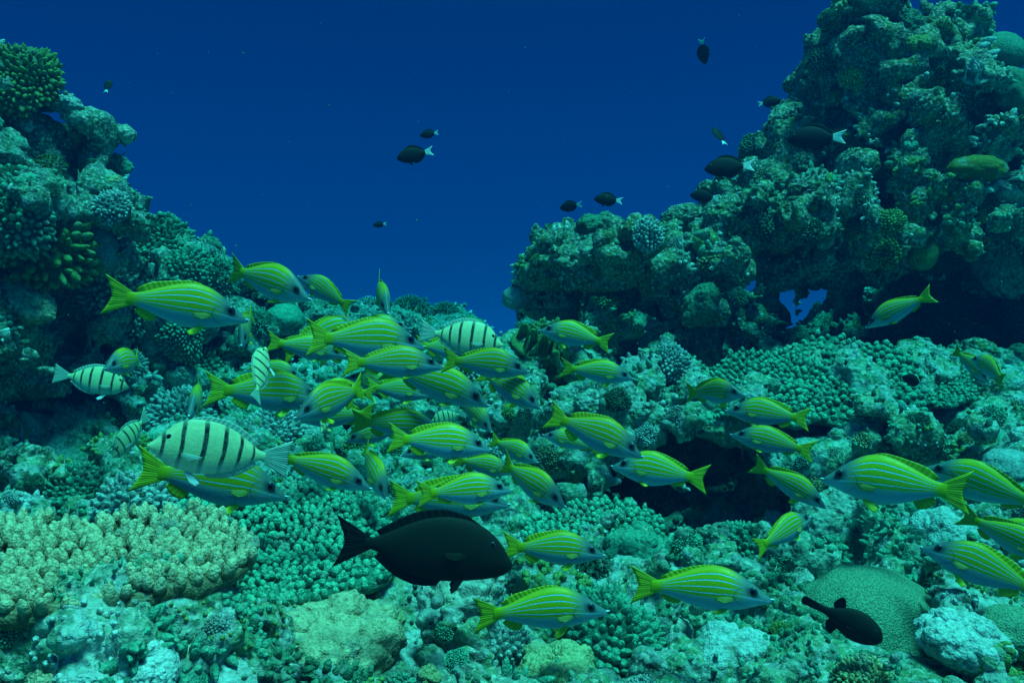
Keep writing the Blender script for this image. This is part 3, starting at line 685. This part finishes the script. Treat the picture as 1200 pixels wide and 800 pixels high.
# --- crumbs of coral growth all over the rock: nobody could count them
area = np.linalg.norm(np.cross(RV[RQ[:, 2]] - RV[RQ[:, 0]], RV[RQ[:, 3]] - RV[RQ[:, 1]]), axis=1)
cen = RV[RQ].mean(1); near = 1 / np.clip(cen[:, 1], 1, 6) ** 2; patch = np.clip(vnoise(cen * 4.5, 71) * 2.2 + .35, 0, 1)
wgt = area * near * (.25 + patch) * (fn[:, 2] > -.35); wgt /= wgt.sum()
pick = rng.choice(len(RQ), 60000, p=wgt)
cp = cen[pick] + rng.normal(size=(len(pick), 3)) * .003
def cellid(p, s):                                   # one number per colony
    f = np.floor(p); i = f.astype(np.int64); t = p - f; best = np.full(len(p), 9.0); idv = np.zeros(len(p))
    for a in (-1, 0, 1):
        for b_ in (-1, 0, 1):
            for c_ in (-1, 0, 1):
                x, y, z = i[:, 0] + a, i[:, 1] + b_, i[:, 2] + c_
                q = (a + _h(x, y, z, s) - t[:, 0]) ** 2 + (b_ + _h(x, y, z, s + 1) - t[:, 1]) ** 2 + (c_ + _h(x, y, z, s + 2) - t[:, 2]) ** 2
                k = q < best; best = np.where(k, q, best); idv = np.where(k, _h(x, y, z, s + 3), idv)
    return idv
cid = cellid(cp * 7.0, 300); c2 = (cid * 37.0) % 1.0
nn = fn[pick] + rng.normal(size=(len(pick), 3)) * .22
rr = (.0032 + .0062 * c2) * (cp[:, 1] / 1.6) ** .5 * rng.uniform(.8, 1.15, len(pick)); ll = rr * (.8 + 1.5 * ((cid * 91) % 1.0)) * rng.uniform(.8, 1.2, len(pick))
keep = cid > .22
KV, KQ = sphere_grid(7, 6)
for lo_, hi_, mt, lb in ((.22, .52, 'teal', 'teal crumbs of coral growing all over the reef rock'), (.52, .74, 'pale', 'pale whitish crumbs of coral growing all over the reef rock'),
                         (.74, .88, 'green', 'yellow green crumbs of coral growing all over the reef rock'), (.88, 1.01, 'dusky', 'dark green crumbs of coral growing all over the reef rock')):
    k = (cid >= lo_) & (cid < hi_); V, Q, T = knobs(cp[k], nn[k], rr[k], ll[k], 5)
    tag(obj('coral_growth', mesh_np('coral_growth', V, Q, tip=T), M[mt]), lb, 'coral growth', kind='stuff')

# ------------------------------------------------------------------ FISH
def bendf(V, k, s0=.0):
    """sideways curve of a fish along its length (x from +.5 head to -.5 tail)"""
    V = V.copy(); x = V[:, 0]; t = np.clip(s0 + .15 - x, 0, 2); V[:, 1] += k * t * t - k * .12 * np.clip(x - .1, 0, 1)
    return V
def loft(st, nseg=28, nst=46, nose=.02):
    """st: (s, top, bottom, halfwidth); returns body mesh, uv = (s, height 0..1)"""
    st = np.array(st); s = (1 - np.cos(np.linspace(0, math.pi, nst))) / 2 * (st[-1, 0] - st[0, 0]) + st[0, 0]
    def ip(c):                                       # smooth interpolation
        x, y = st[:, 0], st[:, c]; m = np.gradient(y, x); i = np.clip(np.searchsorted(x, s) - 1, 0, len(x) - 2); h = x[i + 1] - x[i]; t = (s - x[i]) / h
        return (2 * t ** 3 - 3 * t ** 2 + 1) * y[i] + (t ** 3 - 2 * t ** 2 + t) * h * m[i] + (-2 * t ** 3 + 3 * t ** 2) * y[i + 1] + (t ** 3 - t ** 2) * h * m[i + 1]
    top, bot, w = ip(1), ip(2), np.maximum(ip(3), .0015)
    th = np.linspace(0, 2 * math.pi, nseg, endpoint=False); mid = (top + bot) / 2; hh = np.maximum((top - bot) / 2, .0015)
    cy = np.sign(np.cos(th)) * np.abs(np.cos(th)) ** 1.15; cz = np.sin(th)
    V = np.stack((np.repeat((.5 - s)[:, None], nseg, 1), w[:, None] * cy, mid[:, None] + hh[:, None] * cz), -1).reshape(-1, 3)
    uv = np.stack((np.repeat(s[:, None], nseg, 1), np.repeat(((cz + 1) / 2)[None], nst, 0)), -1).reshape(-1, 2)
    i = np.arange(nst * nseg).reshape(nst, nseg); j = np.roll(i, -1, 1); Q = np.stack((i[:-1], j[:-1], j[1:], i[1:]), -1).reshape(-1, 4)
    c0 = np.stack((i[0][::-1][:nseg // 2], i[0][::-1][nseg // 2:]), 0)
    n = len(V); V = np.concatenate((V, [V[:nseg].mean(0), V[-nseg:].mean(0)])); uv = np.concatenate((uv, [[s[0], .45], [s[-1], .5]]))
    a = np.arange(nseg); b_ = (a + 1) % nseg
    Q = np.concatenate((Q, np.stack((np.full(nseg, n), b_, a, np.full(nseg, -1)), -1), np.stack((np.full(nseg, n + 1), (nst - 1) * nseg + a, (nst - 1) * nseg + b_, np.full(nseg, -1)), -1)))
    return V, Q, uv
def fin(base, tip, th=.005, rows=7, curl=0.0):
    """fin between a base line and a tip line (lists of xyz), closed and thin towards the rim"""
    B = np.array(base, float); T_ = np.array(tip, float); n = len(B)
    u = np.linspace(0, 1, 15); x = np.linspace(0, 1, n)
    B = np.stack([np.interp(u, x, B[:, k]) for k in range(3)], -1); T_ = np.stack([np.interp(u, x, T_[:, k]) for k in range(3)], -1)
    r = np.linspace(0, 1, rows)[:, None, None]; G = B[None] * (1 - r) + T_[None] * r
    nrm = np.cross(T_.mean(0) - B.mean(0), B[-1] - B[0] + 1e-6); nrm /= np.linalg.norm(nrm) + 1e-9
    G = G + nrm * (curl * r ** 2 + .004 * np.sin(u * 30)[None, :, None] * r)
    off = th * (1 - .85 * r) * np.sin(np.clip(u, .04, .96) * math.pi)[None, :, None] ** .4 * .5
    A_, C_ = G + nrm * off, G - nrm * off
    V = np.concatenate((A_.reshape(-1, 3), C_.reshape(-1, 3))); m_ = 15; i = np.arange(rows * m_).reshape(rows, m_); o_ = rows * m_
    Q = np.stack((i[:-1, :-1], i[:-1, 1:], i[1:, 1:], i[1:, :-1]), -1).reshape(-1, 4); Q = np.concatenate((Q, Q[:, ::-1] + o_))
    rim = np.concatenate((i[0, :], i[1:, -1], i[-1, :-1][::-1], i[1:-1, 0][::-1])); r2 = np.roll(rim, -1)
    Q = np.concatenate((Q, np.stack((r2, rim, rim + o_, r2 + o_), -1)))
    uvv = np.stack((np.broadcast_to(u[None], (rows, m_)), np.broadcast_to(np.linspace(0, 1, rows)[:, None], (rows, m_))), -1).reshape(-1, 2)
    return V, Q, np.concatenate((uvv, uvv))
def ball(c, r, sq=(1, .5, 1)):
    V, Q = sphere_grid(16, 10); V = V * r * np.array(sq) + np.array(c); return V, Q, np.zeros((len(V), 2))
def profile(st, s, c): st = np.array(st); return float(np.interp(s, st[:, 0], st[:, c]))
SPEC = {}
SPEC['snapper'] = dict(name='striped_snapper', cat='snapper', skin='snapper', body=[(0, -.030, -.042, .004), (.03, -.008, -.058, .020), (.08, .026, -.070, .036), (.14, .066, -.084, .048), (.20, .103, -.100, .057), (.30, .147, -.120, .064),
    (.40, .162, -.132, .064), (.52, .140, -.116, .055), (.64, .098, -.084, .040), (.74, .058, -.052, .024), (.80, .042, -.040, .015), (.845, .042, -.042, .009)],
    tail=((.80, .042), (1.0, .148), .062), dors=((.26, .76), .050), anal=((.62, .75), .055), pelv=(.31, -.125, .115), pect=(.27, -.034, .12), eye=(.135, .022, .034), finm='fin_yellow', pectm='fin_dull', tailm='fin_yellow', pelvm='fin_bright')
for q_ in (SPEC['snapper']['body'],):
    SPEC['snapper']['body'] = [(a_, b_ * (1.14 if a_ > .1 else 1.05), c_ * (1.12 if a_ > .1 else 1.05), d_ * 1.05) for a_, b_, c_, d_ in q_]
SPEC['convict'] = dict(name='striped_surgeonfish', cat='surgeonfish', skin='convict', body=[(0, -.030, -.050, .004), (.03, .000, -.075, .018), (.08, .060, -.115, .032), (.15, .150, -.165, .045), (.24, .205, -.195, .052), (.36, .225, -.210, .055),
    (.50, .205, -.190, .048), (.62, .150, -.145, .036), (.72, .080, -.078, .022), (.78, .042, -.042, .013), (.82, .036, -.036, .010)],
    tail=((.80, .036), (1.0, .145), .012), dors=((.22, .74), .035), anal=((.40, .74), .035), pelv=(.30, -.20, .11), pect=(.24, -.060, .15), eye=(.135, .055, .020), finm='fin_pale', tailm='fin_pale', pelvm='fin_white')
SPEC['convict']['body'] = [(a_, b_ * .91, c_ * .91, d_) for a_, b_, c_, d_ in SPEC['convict']['body']]
SPEC['surgeon'] = dict(name='black_surgeonfish', cat='surgeonfish', skin='black_skin', body=[(0, -.060, -.085, .006), (.02, -.030, -.112, .022), (.06, .030, -.138, .036), (.12, .092, -.155, .048), (.22, .150, -.172, .056), (.36, .178, -.186, .056),
    (.50, .160, -.176, .048), (.62, .112, -.135, .036), (.70, .070, -.085, .024), (.78, .034, -.040, .014), (.83, .030, -.034, .010)],
    tail=((.80, .032), (1.0, .150), .060), dors=((.16, .74), .045), anal=((.38, .74), .045), pelv=(.28, -.165, .07), pect=(.26, -.020, .14), eye=(.125, .045, .018), finm='black_fin', tailm='black_fin', pelvm='black_fin', pectm='brown_fin')
SPEC['chromis'] = dict(name='dark_damselfish', cat='damselfish', skin='black_skin', body=[(0, -.010, -.030, .006), (.04, .045, -.075, .030), (.12, .125, -.130, .055), (.24, .190, -.180, .070), (.40, .205, -.195, .068),
    (.54, .175, -.165, .052), (.66, .110, -.105, .034), (.73, .062, -.060, .020), (.77, .050, -.050, .014)],
    tail=((.755, .050), (1.0, .130), .090), dors=((.22, .72), .055), anal=((.42, .72), .055), pelv=(.30, -.18, .10), pect=(.26, -.020, .13), eye=(.12, .040, .026), finm='black_fin', tailm='fin_white', pelvm='black_fin')
SPEC['toby'] = dict(name='black_fish', cat='reef fish', skin='black_skin', body=[(0, -.005, -.060, .012), (.03, .055, -.105, .040), (.10, .120, -.155, .070), (.22, .175, -.195, .085), (.36, .190, -.200, .080),
    (.50, .150, -.150, .060), (.60, .095, -.090, .040), (.67, .060, -.055, .026), (.74, .050, -.045, .018), (.80, .050, -.045, .014)],
    tail=((.78, .050), (1.0, .055), -.02), dors=((.50, .62), .13), anal=((.50, .62), .12), pelv=None, pect=(.30, -.03, .14), eye=(.11, .06, .020), finm='black_fin', tailm='black_fin', pelvm='black_fin')
def build_fish(kind, bend, var=0):
    """the meshes of one kind of fish with one bend: list of (part name, mesh, material, [children])"""
    S = SPEC[kind]; st = S['body']; out = []
    bd = lambda q: (bendf(q[0], bend), q[1], q[2])
    mk = lambda nm, q, mt: (lambda me: (me.materials.append(M[mt]), me)[1])(mesh_np(kind + '_' + nm, *bd(q)[:2], uv=q[2]))
    out.append(('body', mk('body', loft(st), S['skin']), []))
    (sb, hb), (se, he), fork = S['tail']; zc = (profile(st, sb, 1) + profile(st, sb, 2)) / 2
    k = np.linspace(-1, 1, 9); B = [(.5 - sb + .01, 0, zc + z_ * hb * .92) for z_ in k]
    T_ = [(.5 - (se - fork * (1 - abs(z_) ** 1.3) if fork > 0 else se + fork * z_ * z_), 0, zc + z_ * he) for z_ in k]
    out.append(('tail_fin', mk('tail_fin', fin(B, T_, .012), S['tailm']), []))
    for nm, key, sg, c in (('dorsal_fin', 'dors', 1, 1), ('anal_fin', 'anal', -1, 2)):
        (a, b_), hgt = S[key]; xs = np.linspace(a, b_, 9)
        shp = np.sin(np.linspace(.10, .96, 9) * math.pi) ** .5 if key == 'dors' else np.sin(np.linspace(.18, .95, 9) * math.pi) ** .6
        if kind == 'snapper' and key == 'dors': shp = np.array([.18, .34, .40, .40, .42, .62, .88, .95, .35]) * .85
        if var and kind == 'snapper': hgt = hgt * .45
        B = [(.5 - x, 0, profile(st, x, c) - sg * .018) for x in xs]; T_ = [(.5 - x - .035, 0, profile(st, x, c) + sg * hgt * s_) for x, s_ in zip(xs, shp)]
        out.append((nm, mk(nm, fin(B, T_, .010), S['finm']), []))
    if S['pelv']:
        s_, z_, L_ = S['pelv']
        for sd_ in (1, -1):
            dz_ = .45 if var else 1.0
            B = [(.5 - s_ + t * .022, sd_ * .018, z_ + .012) for t in (-1, 0, 1)]; T_ = [(.5 - s_ - L_ + .01, sd_ * .05, z_ - .050 * dz_), (.5 - s_ - L_ * .72, sd_ * .06, z_ - .075 * dz_), (.5 - s_ - L_ * .30, sd_ * .05, z_ - .055 * dz_)]
            out.append(('pelvic_fin', mk('pelvic_fin', fin(B, T_, .010), S['pelvm']), []))
    s_, z_, L_ = S['pect']; w = profile(st, s_, 3)
    for sd_ in (1, -1):
        B = [(.5 - s_, sd_ * w * .9, z_ + t * .018) for t in (1, 0, -1)]; T_ = [(.5 - s_ - L_, sd_ * (w + .012), z_ + .004), (.5 - s_ - L_ * .9, sd_ * (w + .024), z_ - .018), (.5 - s_ - L_ * .5, sd_ * (w + .018), z_ - .034)]
        out.append(('pectoral_fin', mk('pectoral_fin', fin(B, T_, .008), S.get('pectm', S['finm'])), []))
    s_, z_, r = S['eye']; w = profile(st, s_, 3); hh = (profile(st, s_, 1) - profile(st, s_, 2)) / 2; mid = (profile(st, s_, 1) + profile(st, s_, 2)) / 2
    wy = w * math.sqrt(max(.1, 1 - ((z_ - mid) / hh) ** 2))
    for sd_ in (1, -1):
        out.append(('eye', mk('eye', ball((.5 - s_, sd_ * (wy - r * .08), z_), r, (1, .32, 1)), 'eye'), [('pupil', mk('pupil', ball((.5 - s_, sd_ * (wy + r * .12), z_), r * .55, (1, .30, 1)), 'pupil'))]))
    if kind == 'snapper':
        V, Q, uv = ball((.487, 0, -.026), .018, (1.4, .8, .35)); out.append(('lip', mk('lip', (V, Q, uv), 'silver'), []))
    return out
lib = {}
def fish(kind, nx, ny, tx, ty, yaw, d, label, group=None, bend=0.0, up=None, tail_mat=None):
    """snout and tail as seen at the photograph's pixels; yaw > 0 turns the head away from us; d is the distance"""
    var = 0
    if kind == 'snapper':
        yaw += random.uniform(-7, 7); bend += random.choice((-.12, -.06, 0, .06, .12)); bend = round(bend, 2); var = random.random() < .5
    key = (kind, bend, var)
    for fx, fy in ((nx, ny), (tx, ty), ((nx + tx) / 2, (ny + ty) / 2), ((nx + tx) / 2, (ny + ty) / 2 + 25), ((nx + tx) / 2, (ny + ty) / 2 - 25)):
        hh_ = cast(fx, fy)[0]
        if hh_ is not None and hh_.y - .12 < d: print('FISH', label[:40], d, round(hh_.y, 2)); d = hh_.y - .12
    S = SPEC[kind]; cx, cy = (nx + tx) / 2, (ny + ty) / 2; pl = math.hypot(nx - tx, ny - ty); ya = math.radians(yaw)
    L_ = pl * d / (F * math.cos(ya)); ph = math.atan2(-(ny - ty), nx - tx)
    hv = Vector((math.cos(ph) * math.cos(ya), math.sin(ya), math.sin(ph) * math.cos(ya)))
    az = Matrix.Rotation(-math.atan2(cx - 600, F), 3, 'Z'); hv = az @ hv
    u0 = Vector(up) if up else Vector((0, 0, 1)); u0 = (u0 - hv * u0.dot(hv)).normalized(); u0 = Matrix.Rotation(math.radians(random.uniform(-8, 8)), 3, hv) @ u0; yl = u0.cross(hv)
    Mx = Matrix((( hv.x, yl.x, u0.x), (hv.y, yl.y, u0.y), (hv.z, yl.z, u0.z))).to_4x4()
    root = empty(S['name'], P(cx, cy, d)); root.matrix_world = Matrix.Translation(P(cx, cy, d)) @ Mx @ Matrix.Diagonal((L_, L_ * random.uniform(.92, 1.1), L_ * (random.uniform(.95, 1.10) if kind == 'snapper' else 1.0), 1))
    tag(root, label, S['cat'], group)
    if key not in lib: lib[key] = build_fish(kind, bend, var)
    for nm, me, ch in lib[key]:
        o = bpy.data.objects.new(nm, me); COL.objects.link(o); o.parent = root
        for n2, m2 in ch:
            c = bpy.data.objects.new(n2, m2); COL.objects.link(c); c.parent = o
    return root
G1 = 'yellow snappers schooling over the reef'
SN = [
 (288,370,129,346,   6,1.62,-.10,'large yellow striped snapper highest at the far left of the school'),
 (362,348,264,312, -34,1.80, .20,'yellow snapper swimming down against the blue water, tail raised'),
 (351,321,410,362,  25,2.05,-.10,'half hidden striped snapper facing up left beside the raised tail fish'),
 (456,366,436,324, -62,2.10, .25,'small snapper seen almost head on above the reef crest, tail pointing up'),
 (434,377,330,412,  10,2.05, .00,'snapper with arched back directly behind the middle of the upper school'),
 (405,415,313,400,   5,1.95, .10,'snapper partly covered by the forked tail of the fish in front'),
 (499,402,360,396,   0,1.72,-.10,'bright snapper just left of and above the foremost fish of the upper school'),
 (520,427,402,424,   0,1.52, .00,'snapper nearest us in the upper school, dark eye touching another tail'),
 (480,382,398,384,   0,2.15, .00,'snapper whose eye shows above the bright upper school fish'),
 (620,432,518,421,   0,1.66,-.10,'snapper right below the upper striped surgeonfish'),
 (574,471,446,428, -12,1.75, .10,'snapper slanting down right below the foremost upper fish'),
 (404,440,486,462,  10,2.15, .00,'dim snapper facing left behind the slanting fish'),
 (635,474,556,434, -22,1.68, .10,'snapper slanting down at the right end of the middle school'),
 (577,502,532,462, -45,1.92, .10,'small dim snapper diving steeply behind the slanting fish'),
 (380,466,246,454,   8,1.82, .20,'snapper with big yellow tail passing behind the small upright striped fish'),
 (346,482,438,455, -42,1.60,-.25,'snapper turning towards us with blue grey face, left of the school centre'),
 (352,490,440,484,   0,1.86, .00,'snapper whose pale flank shows beneath the fish turning towards us'),
 (368,452,440,462,   0,1.78, .00,'snapper hidden behind the turning fish with only its bright tail edge clear'),
 (520,502,411,494,   0,1.78, .10,'snapper with wide forked tail behind the big middle fish'),
 (576,524,454,512,   0,1.48, .00,'big snapper in the exact middle of the school'),
 (405,514,482,498,   0,1.90, .00,'snapper facing left of which mostly the silver belly shows'),
 (435,569,320,532,  -6,1.40, .10,'large snapper right beside the tail of the largest striped fish'),
 (455,575,416,524, -48,1.55, .20,'snapper steeply diving right behind the large fish by the striped tail'),
 (598,588,455,582,   5,1.56, .00,'snapper whose yellow tail shows just over the black surgeonfish'),
 (600,572,488,578,   0,1.42, .10,'bright snapper right above the back of the black surgeonfish'),
 (664,585,578,545, -28,1.46, .20,'plump snapper turning right above the head of the black surgeonfish'),
 (631,537,572,516, -32,1.72, .10,'small snapper between the middle fish and the one with raised tail'),
 (754,530,640,486,  -8,1.38, .10,'bright snapper to the right of the school over the dark cave'),
 (636,508,706,526,   8,1.62, .00,'snapper facing left tucked behind the bright one over the cave'),
 (632,384,717,403,   8,2.00, .00,'snapper facing left at the foot of the right cliff'),
 (743,441,656,431,  -5,1.92, .00,'snapper facing right just below the one at the cliff foot'),
 (717,545,828,560,   5,1.62,-.10,'snapper facing left alone in front of the dark cave'),
 (871,458,800,462, -32,1.72, .20,'plump snapper left of the right ledge with lowered tail'),
 (852,480,947,490,   5,1.72, .10,'upper of two overlapping snappers facing left by the right ledge'),
 (858,508,952,528,   5,1.66, .00,'lower of two overlapping snappers facing left by the right ledge'),
 (967,589,882,545, -12,1.58, .00,'snapper slanting down right at the right end of the cave'),
 (967,562,1128,572,  0,1.48, .00,'large snapper facing left in the lower right group'),
 (1089,550,1222,590, 5,1.62, .00,'snapper overlapped by the tail of the large right fish'),
 (1087,645,1222,690, 5,1.42, .00,'lowest snapper at the right edge facing left'),
 (1232,650,1130,607,-5,1.58, .00,'snapper leaving the picture at the right edge, tail foremost'),
 (1157,621,1262,640, 0,1.48, .00,'snapper entering from the right edge with only head in view'),
 (1016,381,1090,345,14,1.85, .00,'lone snapper in front of the dark overhang, nose down'),
 (948,608,890,638,  48,1.50, .20,'snapper swimming away from us with large yellow tail, near the pitted dome'),
 (1158,445,1119,409,-42,1.95, .10,'dull snapper on the right ledge at the right edge, head turned to us'),
 (1140,418,1182,446, 45,1.85, .30,'snapper on the right ledge showing its bright yellow tail'),
 (124,428,176,420, -58,1.70,-.25,'snapper head on to us above the small striped surgeonfish on the left'),
 (221,480,243,452, -68,1.92,-.20,'small snapper head on between the left slope and the school'),
 (283,402,294,364, -66,2.05, .20,'dim snapper head on under the nose of the upper left snapper'),
 (709,647,588,640,   0,1.34, .00,'snapper half hidden behind the head of the black surgeonfish'),
 (713,712,554,718,   0,1.22, .00,'lowest snapper in the middle, close over the knobbed corals'),
 (902,690,740,690,   0,1.24,-.10,'lower snapper left of the big pitted dome'),
 (336,583,164,543,   0,1.42, .00,'large snapper passing right below the largest striped surgeonfish'),
 (505,462,428,452,   0,1.95, .00,'snapper half hidden between the upper and middle rows of the school'),
 (470,530,548,522,   0,1.72, .10,'snapper facing left squeezed behind the exact middle fish'),
 (445,402,372,420,  10,2.12, .00,'snapper in deep shade behind the upper school, nose up'),
 (352,440,292,425, -10,2.00, .00,'snapper just right of the small upright striped fish'),
 (560,412,486,404,   0,2.00, .00,'snapper hidden behind the upper school below the barred fish'),
 (602,552,530,538,   0,1.64, .00,'snapper seen only as a yellow back above the bright fish'),
]
for a in SN: fish('snapper', *a[:6], a[7], G1, a[6])
G2 = 'black and white striped surgeonfish'
CV = [
 (180,513,337,542,  0,1.32, .00,'largest black barred pale surgeonfish in the left foreground',None),
 (148,452,68,437,  -5,1.72, .00,'pale barred surgeonfish at the dark left hollow, white belly fin',None),
 (590,401,492,388,  0,1.78, .00,'barred surgeonfish above the right part of the upper school',None),
 (310,405,300,468, 40,1.66, .00,'small upright barred surgeonfish with white tail turned down',(-.25,-1,.1)),
 (133,530,174,488,-38,1.95,-.10,'small barred surgeonfish nose down behind the largest one',None),
 (376,502,388,476,-58,1.72, .00,'tiny barred surgeonfish head on under the snapper facing us',None),
 (505,492,545,484,  0,2.10, .00,'tiny dim barred surgeonfish in shade behind the middle fish',None)]
for a in CV: fish('convict', *a[:6], a[7], G2, a[6], a[8])
fish('surgeon', 602, 650, 393, 630, 0, 1.20, 'big plain black surgeonfish in the centre foreground')
fish('toby', 1031, 742, 942, 706, 0, 1.22, 'small all black fish with stubby fins in front of the pitted dome')
G3 = 'dark damselfish with white tails in the blue water'
CH = [
 (465,186,508,176, 0,2.3,.0,'dark white tailed damselfish alone left of centre in open water'),
 (492,158,514,156,20,3.0,.0,'smaller dark damselfish just above the lone one in open water'),
 (437,264,453,262, 0,3.6,.0,'tiny dark damselfish lowest in the open water'),
 (696,232,730,236, 0,2.8,.0,'dark damselfish hovering over the low cliff shoulder'),
 (656,243,682,240,20,3.6,.0,'faint dark damselfish touching the outline of the cliff shoulder'),
 (826,74,822,47,  25,3.0,.0,'dark damselfish swimming downward, highest in the open water'),
 (915,118,888,122,10,3.0,.0,'dark damselfish facing right against the cliff edge'),
 (836,147,850,172,25,2.9,.0,'dark damselfish swimming upward between cliff and open water'),
 (826,196,884,195, 0,2.2,.0,'largest white tailed damselfish at the cliff edge'),
 (809,227,843,233, 0,2.7,.0,'dark damselfish just below the largest white tailed one'),
 (924,160,990,163, 0,2.3,.0,'white tailed damselfish hard to see against the dark cliff'),
 (129,92,124,110, 20,3.2,.0,'tiny faint dark damselfish beside the upper left slope'),
 (1058,442,1082,450,30,2.1,.0,'tiny black damselfish over the middle of the right ledge')]
for a in CH: fish('chromis', *a[:6], a[7], G3, a[6], (-.8, 0, .3) if abs(a[0] - a[2]) < 15 else None)

# ------------------------------------------------------------------ haze: the body of water
me = bpy.data.meshes.new('haze'); x0, x1, y0, y1, z0, z1 = -70, 70, -20, 90, -25, 1.6
vs = [(x, y, z) for x in (x0, x1) for y in (y0, y1) for z in (z0, z1)]
me.from_pydata(vs, [], [(0, 1, 3, 2), (4, 6, 7, 5), (0, 4, 5, 1), (2, 3, 7, 6), (0, 2, 6, 4), (1, 5, 7, 3)]); me.update()
hz, nt, b = nodes('water_haze'); nt.nodes.remove(b); ov = [n_ for n_ in nt.nodes if n_.type == 'OUTPUT_MATERIAL'][0]
pv = nt.nodes.new('ShaderNodeVolumePrincipled'); nt.links.new(pv.outputs[0], ov.inputs['Volume'])
pv.inputs['Color'].default_value = (.0, .012, .044, 1); pv.inputs['Absorption Color'].default_value = (.0, .930, .9945, 1)
pv.inputs['Density'].default_value = .7; pv.inputs['Anisotropy'].default_value = .3
tag(obj('haze', me, hz), kind='stuff')

V_, Q_ = sphere_grid(5, 4); Ps = []; Qs = []
for k in range(170):
    c = P(random.uniform(-100, 1300), random.uniform(-50, 560), random.uniform(.8, 2.6)); r_ = random.uniform(.0004, .0011) * c.y ** .5
    Ps.append(V_ * r_ * np.array((1, 1, random.uniform(.5, 1.5))) + np.array(c)); Qs.append(Q_ + k * len(V_))
tag(obj('drifting_specks', mesh_np('drifting_specks', np.concatenate(Ps), np.concatenate(Qs), tip=np.ones(len(V_) * 170)), M['dusky']), 'tiny pale specks drifting in the open water', 'plankton', kind='stuff')
